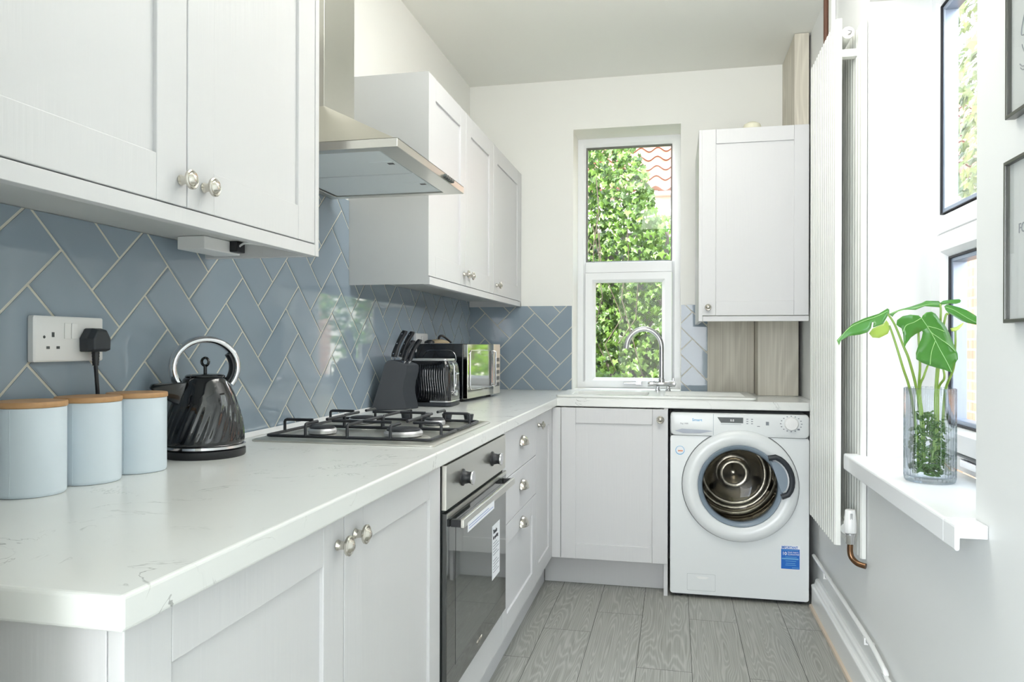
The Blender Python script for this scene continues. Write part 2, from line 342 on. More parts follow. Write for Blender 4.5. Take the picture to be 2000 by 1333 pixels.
# floor: individual boards in one mesh, UV runs along each board
bm = B(); uvl = bm.loops.layers.uv.new('UVMap')
joints = {-3: [2.2, 3.4], -2: [1.5, 2.7], -1: [1.797, 2.997, 4.197], 0: [2.028, 3.228], 1: [1.503, 2.703, 3.903], 2: [2.026, 3.226], 3: [1.496, 2.696, 3.896], 4: [2.01, 3.21]}
for k in range(-13, 6):
    xa = 0.822 + 0.1938 * k; xb = xa + 0.1938
    xa2, xb2 = max(xa, -1.6), min(xb, 1.80)
    if xb2 <= xa2: continue
    j0 = joints.get(k, [1.2 + 0.7 * ((k * 37) % 5) / 5])[0]
    while j0 > YN: j0 -= 1.2
    while j0 < YF + 0.1:
        ya, yb = max(j0, YN - 0.1), min(j0 + 1.2, YF + 0.1)
        if yb > ya:
            g = 0.0009; q = [(xa2 + g, ya + g), (xb2 - g, ya + g), (xb2 - g, yb - g), (xa2 + g, yb - g)]
            f = bm.faces.new([bm.verts.new((x, y, 0)) for x, y in q]); ou, ov = random.uniform(0, 50), random.uniform(0, 50)
            for lp, (x, y) in zip(f.loops, q): lp[uvl].uv = (x + ou, y + ov)
        j0 += 1.2
fl = struct('floor', bm, M['floor'], normals=False)
gap = mat('plank_gap', (0.05, 0.05, 0.045), 0.9)
struct('floor_base', bxm(-1.7, 2.2, YN - 0.2, YF + 0.3, -0.12, -0.0015), gap, parent=fl)
struct('ceiling', bxm(-1.7, 2.2, YN - 0.2, YF + 0.3, ZC, ZC + 0.15), M['ceil'])
wl_o = struct('wall_left', bxm(-0.25, 0, 0.5605, YF + 0.3, 0, ZC), M['wall'])
struct('wall_return', bxm(-1.7, 0.545, 0.40, 0.56, 0, ZC), M['wall'])  # stub lengthened out of view to shade the worktop end
struct('wall_dining', bxm(-1.75, -1.6, YN, 0.42, 0, ZC), M['wall'])
# far wall with window opening
WX0, WX1, WZ0, WZ1 = 0.595, 1.177, 0.905, 2.347
P = frame('-y', (0, YF, 0))
bm = B(); fill_holes(bm, [[(0, 0), (XW, 0), (XW, ZC), (0, ZC)], [(WX0, WZ0), (WX1, WZ0), (WX1, WZ1), (WX0, WZ1)]], P, 0, -0.3)
wf_o = struct('wall_far', bm, M['wall'])
# right wall with window opening
RY0, RY1, RZ0, RZ1 = 1.752, 2.657, 0.788, 2.288
P = frame('-x', (XW, 0, 0))
bm = B(); fill_holes(bm, [[(-YF - 0.3, 0), (-YN, 0), (-YN, ZC), (-YF - 0.3, ZC)], [(-RY1, RZ0 - 0.03), (-RY0, RZ0 - 0.03), (-RY0, RZ1), (-RY1, RZ1)]], P, 0, -0.245)
wr_o = struct('wall_right', bm, M['wall_r'])
# near wall with wide glazed opening (behind the viewer)
P = frame('y', (0, YN, 0))
bm = B(); fill_holes(bm, [[(-2.1, 0), (1.75, 0), (1.75, ZC), (-2.1, ZC)], [(-1.55, 0.02), (1.35, 0.02), (1.35, 2.25), (-1.55, 2.25)]], P, 0, -0.2)
struct('wall_near', bm, M['wall'])

# herringbone splashback, geometry clipped tile by tile
def clip(poly, a, b, c):
    out = []
    for i in range(len(poly)):
        p, q = poly[i], poly[(i + 1) % len(poly)]; dp, dq = a * p[0] + b * p[1] - c, a * q[0] + b * q[1] - c
        if dp <= 0: out.append(p)
        if (dp < 0 < dq) or (dq < 0 < dp):
            t = dp / (dp - dq); out.append((p[0] + (q[0] - p[0]) * t, p[1] + (q[1] - p[1]) * t))
    return out
def splash(name, P, rects, ox, oz, ux, uz, parent):
    bm = B()
    def W2(p, q): return (ox + (p - q) * ux, oz + (p + q) * uz)
    g = 0.027
    lo = min(r[0] for r in rects), min(r[2] for r in rects); hi = max(r[1] for r in rects), max(r[3] for r in rects)
    for i in range(-60, 60):
        for j in range(-60, 60):
            cc = (i - j + 2) % 4
            if cc == 0: t = (i, i + 2, j, j + 1)
            elif cc == 3: t = (i, i + 1, j, j + 2)
            else: continue
            cx_, cz_ = W2((t[0] + t[1]) / 2, (t[2] + t[3]) / 2)
            if cx_ < lo[0] - 0.3 or cx_ > hi[0] + 0.3 or cz_ < lo[1] - 0.3 or cz_ > hi[1] + 0.3: continue
            tx, tz = random.uniform(-1, 1) * 0.0022, random.uniform(-1, 1) * 0.0022
            for r in rects:
                out = [W2(p, q) for p, q in ((t[0] + g, t[2] + g), (t[1] - g, t[2] + g), (t[1] - g, t[3] - g), (t[0] + g, t[3] - g))]
                inn = [W2(p, q) for p, q in ((t[0] + 1.9 * g, t[2] + 1.9 * g), (t[1] - 1.9 * g, t[2] + 1.9 * g), (t[1] - 1.9 * g, t[3] - 1.9 * g), (t[0] + 1.9 * g, t[3] - 1.9 * g))]
                def cl(pl, e):
                    for a, b, c in ((1, 0, r[1] - e), (-1, 0, -r[0] - e), (0, 1, r[3] - e), (0, -1, -r[2] - e)):
                        if pl: pl = clip(pl, a, b, c)
                    return pl
                o2, i2 = cl(out, 0), cl(inn, 0.0)
                dn = lambda x, z: 0.0052 + (x - cx_) * tx + (z - cz_) * tz
                if len(o2) >= 3:
                    f = bm.faces.new([bm.verts.new(P(x, z, 0.0046)) for x, z in o2]); f.material_index = 0
                    e = [bm.verts.new(P(x, z, 0.0)) for x, z in o2]; vs = list(f.verts)
                    for k in range(len(o2)): bm.faces.new((vs[k], e[k], e[(k + 1) % len(o2)], vs[(k + 1) % len(o2)]))
                if len(i2) >= 3: bm.faces.new([bm.verts.new(P(x, z, dn(x, z))) for x, z in i2])
    for r in rects:
        f = bm.faces.new([bm.verts.new(P(x, z, 0.0032)) for x, z in ((r[0], r[2]), (r[1], r[2]), (r[1], r[3]), (r[0], r[3]))]); f.material_index = 1
    o = obj(name, bm, [M['tile'], M['grout']], parent, normals=False)
    return o
PL = frame('x', (0, 0, 0)); PF = frame('-y', (0, YF, 0))
o = splash('tiled_splashback', PL, [(0.48, 4.118, 0.9, 1.37), (0.48, 1.667, 1.37, 1.397), (1.668, 2.49, 1.37, 1.668), (2.492, 4.1, 1.37, 1.397)], 1.513, 1.333, 0.0765, 0.0725, wl_o)
o['label'] = 'glossy blue-grey herringbone tiles with pale grout'
o = splash('tiled_splashback', PF, [(0.004, WX0 - 0.006, 0.9, 1.369), (WX1 + 0.004, 1.318, 0.9, 1.369)], 0.380, 1.331, 0.0717, 0.0722, wf_o)
o['label'] = 'glossy grey-green herringbone tiles with pale grout'

# skirting on the right, with a bead
sk = [(0, 0), (0.030, 0), (0.030, 0.086), (0.032, 0.090), (0.031, 0.096), (0.026, 0.100), (0.020, 0.101), (0.017, 0.108), (0.015, 0.118), (0.010, 0.125), (0, 0.126)]
bm = B(); loft(bm, [[Vector((XW - a, y, z)) for a, z in sk] for y in (YN + 0.01, 3.5)])
struct('baseboard_right', bm, M['gloss_white'])
bm = B(); loft(bm, [[Vector((XW - a, y, z)) for a, z in [(0.030, 0.0005), (0.041, 0.0005), (0.039, 0.010), (0.030, 0.012)]] for y in (YN + 0.01, 3.5)])
struct('trim_1', bm, mat('caulk_bead', sl((205, 190, 172)), 0.7))

# windows -------------------------------------------------------------
def winbar(bm, P, u0, u1, v0, v1, w, n0, n1, ch=0.012):
    """rectangular ring profile with chamfered inner edge"""
    def ring(i, n): return [P(u0 + i, v0 + i, n), P(u1 - i, v0 + i, n), P(u1 - i, v1 - i, n), P(u0 + i, v1 - i, n)]
    loft(bm, [ring(0, n0), ring(0, n1), ring(w - ch, n1), ring(w, n1 - ch * 1.2), ring(w, n0), ring(0, n0)], True, False, False)
    return bm
P = frame('-y', (0, 4.33, 0))
win = bpy.data.objects.new('window_1', None); C.objects.link(win); win.location = (0.886, 4.33, 0.905); ORG[win] = Vector(win.location); win['kind'] = 'structure'
bm = B(); winbar(bm, P, WX0, WX1, 0.905, WZ1, 0.045, -0.06, 0, 0.014); struct('window_frame', bm, M['upvc'], win)
struct('transom', bxm(WX0 + 0.045, WX1 - 0.045, 1.570, 1.632, -0.058, -0.002, P=P), M['upvc'], win, bevel=0.004)
bm = B(); winbar(bm, P, 0.641, 1.131, 0.908, 1.568, 0.055, -0.045, 0.012, 0.016); sash = struct('opening_sash', bm, M['upvc'], win)
bm = B(); winbar(bm, P, 0.6405, 1.1315, 1.6315, 2.3015, 0.008, -0.045, -0.020, 0.004); struct('glazing_bead', bm, mat('grey_gasket', (0.16, 0.16, 0.15), 0.6), win)
struct('pane', bxm(0.65, 1.122, 1.634, 2.292, -0.035, -0.030, P=P), M['glass'], win)
struct('pane', bxm(0.694, 1.078, 0.961, 1.516, -0.03, -0.025, P=P), M['glass'], win)
bm = bxm(0.93, 0.965, 0.925, 0.945, 0.012, 0.03, P=P); box(bm, 0.86, 0.94, 0.930, 0.940, 0.024, 0.034, P=P)
struct('window_handle', bm, M['chrome'], win, bevel=0.003)
struct('inner_sill', bxm(WX0 + 0.001, WX1 - 0.001, YF + 0.0, 4.34, 0.88, 0.9045), M['upvc'], win)
# right window
P = frame('-x', (1.96, 0, 0))   # u = -y
win2 = bpy.data.objects.new('window_2', None); C.objects.link(win2); win2.location = (1.96, 2.2, 0.788); ORG[win2] = Vector(win2.location); win2['kind'] = 'structure'
bm = B(); winbar(bm, P, -RY1, -RY0, RZ0 + 0.002, RZ1, 0.055, -0.055, 0, 0.015); struct('window_frame', bm, M['upvc'], win2)
bm = bxm(-RY1 + 0.05, -RY0 - 0.05, 1.502, 1.562, -0.065, -0.002, P=P); struct('transom', bm, M['upvc'], win2, bevel=0.006)
bm = B(); winbar(bm, P, -RY1 + 0.066, -RY0 - 0.03, 0.845, 1.497, 0.070, -0.05, 0.012, 0.018); struct('opening_sash', bm, M['upvc'], win2)
bm = B(); winbar(bm, P, -RY1 + 0.061, -RY0 - 0.02, 0.840, 1.502, 0.006, -0.05, 0.002, 0.001); struct('gasket', bm, M['gasket'], win2)
bm = B(); winbar(bm, P, -RY1 + 0.136, -RY0 - 0.10, 0.915, 1.427, 0.006, -0.056, -0.006, 0.001); struct('gasket', bm, M['gasket'], win2)
bm = B(); winbar(bm, P, -RY1 + 0.142, -RY0 - 0.11, 0.921, 1.421, 0.012, -0.052, -0.012, 0.002); struct('spacer', bm, M['spacer'], win2)
bm = B(); winbar(bm, P, -RY1 + 0.060, -RY0 - 0.06, 1.568, RZ1 - 0.06, 0.003, -0.054, -0.006, 0.001); struct('gasket', bm, M['gasket'], win2)
bm = B(); winbar(bm, P, -RY1 + 0.066, -RY0 - 0.07, 1.574, RZ1 - 0.066, 0.012, -0.052, -0.012, 0.002); struct('spacer', bm, M['spacer'], win2)
struct('pane', bxm(-RY1 + 0.07, -RY0 - 0.07, 1.575, RZ1 - 0.07, -0.04, -0.035, P=P), M['glass'], win2)
struct('pane', bxm(-RY1 + 0.146, -RY0 - 0.11, 0.925, 1.417, -0.04, -0.035, P=P), M['glass'], win2)
bm = bxm(-2.36, -2.24, 0.808, 0.830, 0.002, 0.016, P=P); struct('window_handle', bm, M['chrome'], win2, bevel=0.003)
# deep white sill board with nose
sp = [(1.958, 0.788), (1.713, 0.788), (1.7085, 0.7865), (1.707, 0.782), (1.707, 0.738), (1.709, 0.734), (1.715, 0.734), (1.717, 0.738), (1.717, 0.760), (1.958, 0.760)]
bm = B(); loft(bm, [[Vector((x, y, z)) for x, z in sp] for y in (RY0 + 0.001, RY1 - 0.001)])
so = struct('window_board', bm, M['upvc'], win2, bevel=0.002)
spn = [(1.769, 0.788), (1.713, 0.788), (1.7085, 0.7865), (1.707, 0.782), (1.707, 0.738), (1.709, 0.734), (1.715, 0.734), (1.717, 0.738), (1.717, 0.760), (1.769, 0.760)]
for ya, yb in ((1.685, RY0 + 0.001), (RY1 - 0.001, 2.712)):
    bm = B(); loft(bm, [[Vector((x, y, z)) for x, z in spn] for y in (ya, yb)]); struct('window_board', bm, M['upvc'], win2, bevel=0.002)

# ------------------------------------------------------------------ shaker doors and handles
def door(P, u0, u1, v0, v1, parent, name='door', st=0.078, th=0.02, rail=None, m=None, bot=None):
    rail = rail or st; bot = bot or rail; m = m or M['cab']; e = 0.0004
    bm = B()
    box(bm, u0, u0 + st, v0, v1, -th, 0, P=P); box(bm, u1 - st, u1, v0, v1, -th, 0, P=P)
    box(bm, u0 + st + e, u1 - st - e, v0, v0 + bot, -th, -0.0002, P=P); box(bm, u0 + st + e, u1 - st - e, v1 - rail, v1, -th, -0.0002, P=P)
    o = obj(name, bm, m, parent, bevel=0.0016)
    obj('recessed_panel', bxm(u0 + st - 0.003, u1 - st + 0.003, v0 + bot - 0.003, v1 - rail + 0.003, -th + 0.002, -0.0075, P=P), m, o)
    return o
knob_prof = [(0.0001, 0), (0.0085, 0), (0.0095, 0.002), (0.0085, 0.004), (0.0075, 0.007), (0.0068, 0.013), (0.0085, 0.017), (0.014, 0.0185), (0.0172, 0.021), (0.0172, 0.0245), (0.0150, 0.0262), (0.0118, 0.0252), (0.0100, 0.0265), (0.0080, 0.0305), (0.004, 0.0325), (0.0001, 0.033)]
def knob(ax, p, parent, s=1.0):
    f = frame(ax, p); bm = B(); lathe(bm, [(r * s, z * s) for r, z in knob_prof], f, 28); return obj('knob', bm, M['nickel'], parent, smooth=True, angle=50)
def cup(ax, p, parent, w=0.046, h=0.034, d=0.026):
    f = frame(ax, p); bm = B(); nu, nv = 20, 10; g = []
    for i in range(nu + 1):
        a = PI * i / nu; row = []
        for j in range(nv + 1):
            b = PI / 2 * j / nv     # from wall rim (b=0) to bottom lip
            uu = w * math.cos(a); rad = math.sin(a) ** 0.8 if 0 < i < nu else 0
            row.append(bm.verts.new(f(uu, h * rad * math.cos(b) - 0.004, d * rad * math.sin(b) + 0.001)))
        g.append(row)
    for i in range(nu):
        for j in range(nv):
            try: bm.faces.new((g[i][j], g[i + 1][j], g[i + 1][j + 1], g[i][j + 1]))
            except Exception: pass
    bmesh.ops.remove_doubles(bm, verts=bm.verts, dist=1e-5)
    o = obj('cup_handle', bm, M['nickel'], parent, smooth=True, solid=0.002, angle=60)
    return o

# ------------------------------------------------------------------ wall cabinets, left
XC = 0.302
def wall_cab(y0, y1, label, doors, end_near=False, end_far=False, inset=0.0):
    t = thing('wall_cabinet', label, 'cabinet', (0.15, (y0 + y1) / 2, 1.365), 'grey shaker wall cabinets')
    bm = bxm(0.002, XC - 0.022, y0 + 0.0005, y1 - 0.0005, 1.398, 2.110)
    obj('carcass', bm, M['cabw'], t)
    P = frame('x', (XC, 0, 0))
    obj('pelmet', prism(B(), [(0.0, 1.3655), (0.004, 1.392), (-0.0, 1.393), (-0.03, 1.393), (-0.03, 1.372), (-0.022, 1.3655)], lambda a, b, n: Vector((XC + min(a, 0.0) , n, b)), y0 + (0.018 if end_near else 0), y1 - (0.018 if end_far else 0)), M['cab'], t, bevel=0.0015)
    if end_far: obj('end_panel', bxm(0.002, XC + 0.001, y1 - 0.018, y1, 1.3655, 2.112), M['cab'], t, bevel=0.0008)
    if end_near: obj('end_panel', bxm(0.002, XC + 0.001, y0, y0 + 0.018 - 0.0165, 1.3655, 2.112), M['cabw'], t)
    for (a, b, ky) in doors:
        d = door(P, a, b, 1.3955, 2.112, t)
        knob('x', (XC, ky, 1.440), d)
    return t
c1 = wall_cab(0.668, 1.668, 'pale grey two-door shaker wall cabinet in the near left corner, above the storage tins', [(0.672, 1.1675, 1.150), (1.1705, 1.648, 1.216)], end_far=True)
obj('cornice', bxm(0.002, XC + 0.02, 0.66, 1.67, 2.113, 2.14), M['cab'], c1)
c2 = wall_cab(2.492, 3.4565, 'pale grey two-door shaker wall cabinet right behind the cooker hood', [(2.497, 2.974, 2.940), (2.977, 3.454, 3.012)], end_near=True)
c3 = wall_cab(3.457, 4.116, 'pale grey single-door shaker wall cabinet touching the far wall', [(3.459, 4.096, 3.512)])
obj('corner_filler', bxm(0.002, XC, 4.0985, 4.1165, 1.3655, 2.112), M['cab'], c3)

# under-cabinet driver box and lead
t = thing('cabinet_light_driver', 'small white driver box with lead fixed under the near wall cabinet', 'lighting driver', (0.1, 1.55, 1.36))
obj('driver_body', bxm(0.045, 0.115, 1.49, 1.63, 1.368, 1.3975), M['white_pl'], t, bevel=0.002)
obj('connector', bxm(0.115, 0.135, 1.585, 1.62, 1.372, 1.3975), M['black'], t, bevel=0.002)
bm = B(); tube(bm, smooth_path([(0.13, 1.60, 1.385), (0.16, 1.585, 1.392), (0.20, 1.60, 1.388), (0.24, 1.62, 1.393), (0.262, 1.63, 1.389), (0.27, 1.645, 1.392)]), 0.0025, 6); obj('lead', bm, M['white_pl'], t, smooth=True)

# ------------------------------------------------------------------ cooker hood
t = thing('cooker_hood', 'stainless steel chimney cooker hood over the gas hob', 'cooker hood', (0.2, 2.05, 1.645))
HX, HY0, HY1, HZ0, HZ1 = 0.472, 1.75, 2.35, 1.646, 1.668
cx0, cx1, cy0, cy1, cz = 0.008, 0.176, 1.948, 2.152, 1.828
bm = B()
r1 = lambda x0, x1, y0, y1, z: [Vector((x0, y0, z)), Vector((x1, y0, z)), Vector((x1, y1, z)), Vector((x0, y1, z))]
loft(bm, [r1(0.008, HX, HY0, HY1, HZ1 + 0.0005), r1(0.008, HX - 0.012, HY0 + 0.012, HY1 - 0.012, HZ1 + 0.003), r1(cx0, cx1, cy0, cy1, cz)])
obj('canopy', bm, M['steel'], t)
bm = B(); fill_holes(bm, [[(0.008, HY0), (HX, HY0), (HX, HY1), (0.008, HY1)], [(0.036, 1.785), (0.412, 1.785), (0.412, 2.318), (0.036, 2.318)]], frame('z'), HZ0, HZ1)
obj('rim', bm, M['steel'], t, bevel=0.0015)
for ya, yb in ((1.788, 2.049), (2.054, 2.315)):
    fo = obj('grease_filter', bxm(0.042, 0.406, ya + 0.002, yb - 0.002, HZ0 + 0.003, HZ0 + 0.010), M['filter'], t, bevel=0.002)
    bm = bxm(0.335, 0.40, (ya + yb) / 2 - 0.02, (ya + yb) / 2 + 0.03, HZ0 + 0.0015, HZ0 + 0.0035); lt = obj('latch', bm, M['filter'], fo, bevel=0.001)
    obj('latch_slot', bxm(0.380, 0.397, (ya + yb) / 2 - 0.005, (ya + yb) / 2 + 0.010, HZ0 + 0.0008, HZ0 + 0.0016), M['black'], fo)
obj('chimney', bxm(cx0, cx1, cy0, cy1, cz, ZC - 0.001), M['steel'], t, bevel=0.001)
obj('filter_gap_shade', bxm(0.037, 0.411, 1.786, 2.317, HZ0 + 0.013, HZ0 + 0.018), M['black'], t)  # black sheet behind the filters, shade of the gaps put into its colour
for k in range(5):
    y = 2.135 + k * 0.018; bm = B(); lathe(bm, [(0.0001, 0), (0.0062, 0), (0.0062, 0.008), (0.0050, 0.0095), (0.0001, 0.0095)], frame('x', (HX, y, 1.657)), 14); obj('push_button', bm, M['darkgrey'], t, smooth=True, angle=50)

# ------------------------------------------------------------------ worktop (L shape with sink cut-out)
WT = 0.604; WF = 3.497; XR = 1.7295
hole = rrect(0.625, 1.045, 3.62, 3.93, 0.03)
bm = B(); fill_holes(bm, [[(0.007, 0.650), (WT, 0.650), (WT, WF), (XR, WF), (XR, YF - 0.007), (0.007, YF - 0.007)], hole], frame('z'), 0.862, 0.9)
o = obj('worktop', bm, M['marble'], None, bevel=0.0045, seg=3)
tag(o, 'white marble-effect worktop running in an L from the near left corner under the far window', 'worktop')
bm = bxm(XR + 0.0005, XW - 0.001, WF + 0.02, YF - 0.007, 0.862, 0.898); struct('trim_2', bm, M['gloss_white'])
# white silicone upstand
bm = B(); prism(bm, [(0.0065, 0.9005), (0.020, 0.9005), (0.010, 0.909), (0.0065, 0.912)], lambda a, b, n: Vector((a, n, b)), 0.66, YF - 0.02)
struct('trim_3', bm, M['white_pl'])

# ------------------------------------------------------------------ base cabinets on the left run
XD = 0.5835
P = frame('x', (XD, 0, 0))
def carcass(t, x0, x1, y0, y1, open_front='x'):
    bm = B(); th = 0.016
    box(bm, x0, x1, y0, y1, 0.15, 0.15 + th)
    box(bm, x0, x0 + th if open_front == 'x' else x1, y0 if open_front == 'x' else y1 - th, y1, 0.1665, 0.858)
    if open_front == 'x': box(bm, x0 + th + .0005, x1, y0, y0 + th, 0.1665, 0.858); box(bm, x0 + th + .0005, x1, y1 - th, y1, 0.1665, 0.858)
    else: box(bm, x0, x0 + th, y0, y1 - th - .0005, 0.1665, 0.858); box(bm, x1 - th, x1, y0, y1 - th - .0005, 0.1665, 0.858)
    return obj('carcass', bm, M['cabw'], t)
t = thing('base_cabinet', 'pale grey two-door shaker base cabinet nearest the viewer, beside the oven', 'cabinet', (0.3, 1.2, 0.15), 'grey shaker base cabinets')
obj('end_panel', bxm(0.012, XD - 0.0205, 0.676, 0.694, 0.002, 0.861), M['cab'], t, bevel=0.0008)
carcass(t, 0.012, XD - 0.021, 0.6945, 1.760)
d = door(P, 0.677, 1.2095, 0.152, 0.858, t, st=0.077, rail=0.070); knob('x', (XD, 1.182, 0.811), d)
d = door(P, 1.2125, 1.758, 0.152, 0.858, t, st=0.080, rail=0.070); knob('x', (XD, 1.254, 0.813), d)
# oven housing + oven
t = thing('oven_housing', 'pale grey housing with a plain filler strip below the built-in oven', 'cabinet', (0.3, 2.1, 0.15), 'grey shaker base cabinets')
bm = bxm(0.012, XD - 0.021, 1.7615, 1.7775, 0.15, 0.858); box(bm, 0.012, XD - 0.021, 2.420, 2.436, 0.15, 0.858); box(bm, 0.012, XD - 0.021, 1.778, 2.4195, 0.15, 0.23); obj('carcass', bm, M['cabw'], t)
obj('filler_strip', bxm(XD - 0.020, XD, 1.764, 2.436, 0.152, 0.268), M['cab'], t, bevel=0.001)
t = thing('built_in_oven', 'built-in single oven with steel control strip and dark glass door', 'oven', (0.3, 2.1, 0.27))
obj('oven_body', bxm(0.06, XD - 0.001, 1.7795, 2.4185, 0.272, 0.852), M['darkgrey'], t)
obj('control_panel', bxm(XD - 0.0005, XD + 0.012, 1.768, 2.431, 0.742, 0.854), M['steel'], t, bevel=0.001)
dr = obj('oven_door', bxm(XD - 0.0005, XD + 0.014, 1.768, 2.431, 0.272, 0.734), M['ovenglass'], t, bevel=0.0015)
obj('door_window', bxm(XD + 0.0142, XD + 0.0148, 1.845, 2.36, 0.33, 0.70), M['ovenwin'], dr)
obj('top_trim', bxm(XD + 0.0142, XD + 0.0152, 1.768, 2.431, 0.722, 0.733), M['steel'], dr)
h = obj('door_handle', bxm(XD + 0.040, XD + 0.050, 1.796, 2.406, 0.694, 0.716), M['steel'], dr, bevel=0.002)
for ya, yb in ((1.796, 1.812), (2.385, 2.401)):
    obj('handle_bracket', bxm(XD + 0.0152, XD + 0.0398, ya, yb, 0.696, 0.714), M['black'], h, bevel=0.001)
for y in (1.915, 2.245):
    kp = [(0.0001, 0), (0.0225, 0), (0.0225, 0.003), (0.0175, 0.006), (0.0150, 0.018), (0.0165, 0.026), (0.0001, 0.026)]
    bm = B(); lathe(bm, kp, frame('x', (XD + 0.012, y, 0.800)), 30); kn = obj('control_knob', bm, M['black'], t, smooth=True, angle=50)
    bm = B(); lathe(bm, [(0.0001, 0.0), (0.0185, 0.0), (0.0188, 0.0015), (0.0175, 0.004), (0.0001, 0.0045)], frame('x', (XD + 0.0385, y, 0.800)), 30); obj('knob_cap', bm, M['chrome'], kn, smooth=True, angle=40)
st = obj('sticker', bxm(XD + 0.0150, XD + 0.0155, 2.235, 2.335, 0.425, 0.592), M['paper'], dr, label='white paper sticker with printed lines')
text('sticker_text', 'Thanks', 0.018, M['ink'], st, (XD + 0.0157, 2.244, 0.566), 'x', bold=0.0004)
text('sticker_text', 'for updating', 0.015, M['ink'], st, (XD + 0.0157, 2.244, 0.549), 'x', 0.9, bold=0.0004)
bm = B()
for k in range(11):
    if k in (5,): continue
    z = 0.535 - k * 0.009; box(bm, XD + 0.0156, XD + 0.0159, 2.246, 2.246 + (0.075 if k % 3 else 0.05), z, z + 0.0022)
obj('printed_lines', bm, M['inkgrey'], st)
st = obj('sticker', bxm(XD + 0.0502, XD + 0.0506, 1.830, 2.115, 0.676, 0.7005), M['paper'], h, label='long white paper sticker hanging under the handle')
bm = B()
for k in range(2): box(bm, XD + 0.0507, XD + 0.0509, 1.84, 2.10 - k * 0.05, 0.683 + k * 0.007, 0.6845 + k * 0.007)
obj('printed_lines', bm, M['blue'], st)
text('maker_name', 'LAMONA', 0.014, M['nickel'], dr, (XD + 0.0142, 2.06, 0.296), 'x')
# drawers
t = thing('drawer_unit', 'pale grey three-drawer base unit with cup handles, right of the oven', 'cabinet', (0.3, 2.75, 0.15), 'grey shaker base cabinets')
carcass(t, 0.012, XD - 0.021, 2.4375, 3.060)
for za, zb, zc in ((0.694, 0.858, 0.781), (0.535, 0.691, 0.616)):
    d = obj('drawer', bxm(XD - 0.02, XD, 2.4395, 3.060, za, zb), M['cab'], t, bevel=0.0015); cup('x', (XD, 2.765, zc), d)
d = door(P, 2.4395, 3.060, 0.152, 0.532, t, name='drawer', st=0.075, rail=0.071); cup('x', (XD, 2.765, 0.475), d)
t = thing('corner_cabinet', 'pale grey single-door shaker base cabinet in the corner next to the drawers', 'cabinet', (0.3, 3.26, 0.15), 'grey shaker base cabinets')
carcass(t, 0.012, XD - 0.021, 3.0615, 3.470)
d = door(P, 3.063, 3.455, 0.152, 0.858, t, st=0.062, rail=0.071); knob('x', (XD, 3.105, 0.813), d)
# corner post
bm = bxm(XD - 0.020, XD, 3.457, 3.497, 0.152, 0.858); box(bm, XD + 0.0005, 0.6245, 3.478, 3.497, 0.152, 0.858)
obj('corner_post', bm, M['cab'], t, bevel=0.001)
# sink cabinet, faces the viewer
P = frame('-y', (0, 3.478, 0))
t = thing('sink_cabinet', 'pale grey single-door shaker base cabinet under the sink, left of the washing machine', 'cabinet', (0.87, 3.7, 0.15), 'grey shaker base cabinets')
carcass(t, 0.626, 1.1, 3.4985, 4.09, 'y')
d = door(P, 0.6265, 1.1175, 0.152, 0.858, t, st=0.069, rail=0.071); knob('-y', (1.084, 3.478, 0.813), d)
obj('end_panel', bxm(1.1005, 1.118, 3.4985, 4.09, 0.001, 0.861), M['cab'], t)
o = obj('plinth', bxm(0.515, 0.530, 0.70, 3.585, 0.001, 0.149), M['cab'], None, bevel=0.001); tag(o, 'long pale grey plinth board under the left run of cabinets', 'plinth', 'plinth boards')
o = obj('plinth', bxm(0.5305, 1.0995, 3.598, 3.613, 0.001, 0.149), M['cab'], None, bevel=0.001); tag(o, 'short pale grey plinth board under the sink cabinet', 'plinth', 'plinth boards')

# ------------------------------------------------------------------ boiler cabinet on the far right
P = frame('-y', (0, 3.52, 0))
t = thing('boiler_cabinet', 'tall pale grey single-door shaker wall cabinet right of the far window', 'cabinet', (1.5, 3.8, 1.262), 'grey shaker wall cabinets')
obj('carcass', bxm(1.272, 1.729, 3.5415, YF - 0.002, 1.290, 2.138), M['cabw'], t)
obj('end_panel', bxm(1.2535, 1.2715, 3.521, YF - 0.002, 1.262, 2.138), M['cab'], t, bevel=0.001)
obj('pelmet', bxm(1.272, 1.729, 3.522, 3.545, 1.262, 1.285), M['cab'], t, bevel=0.001)
d = door(P, 1.267, 1.7285, 1.2885, 2.138, t, st=0.062, rail=0.066); knob('-y', (1.295, 3.52, 1.325), d, 0.85)
bm = B(); lathe(bm, [(0.03, 0), (0.04, 0.002), (0.042, 0.030), (0.036, 0.045), (0.02, 0.054), (0.0001, 0.056)], frame('z', (1.497, 3.64, 2.1385)), 24)
o = obj('flue_cap', bm, mat('cream_plastic', sl((225, 222, 200)), 0.5), None, smooth=True); tag(o, 'small cream domed cap on top of the boiler cabinet', 'cap')
# wood effect boxing
o = obj('boxing_board', bxm(1.318, 1.5545, 4.096, YF - 0.001, 0.9005, 1.285), M['board'], None, bevel=0.001); tag(o, 'flat grey wood-effect board against the far wall under the boiler cabinet', 'board', 'wood-effect boards')
o = obj('boxing_board', bxm(1.557, 1.750, 3.935, YF - 0.001, 0.9005, 1.2865), M['board'], None, bevel=0.001); tag(o, 'projecting grey wood-effect box under the boiler cabinet, beside the right wall', 'board', 'wood-effect boards')
o = obj('boxing_board', bxm(1.695, 1.760, 3.72, YF - 0.001, 2.1395, ZC - 0.002), M['board'], None, bevel=0.001); tag(o, 'narrow wood-effect box from boiler cabinet top up to the ceiling', 'board', 'wood-effect boards')

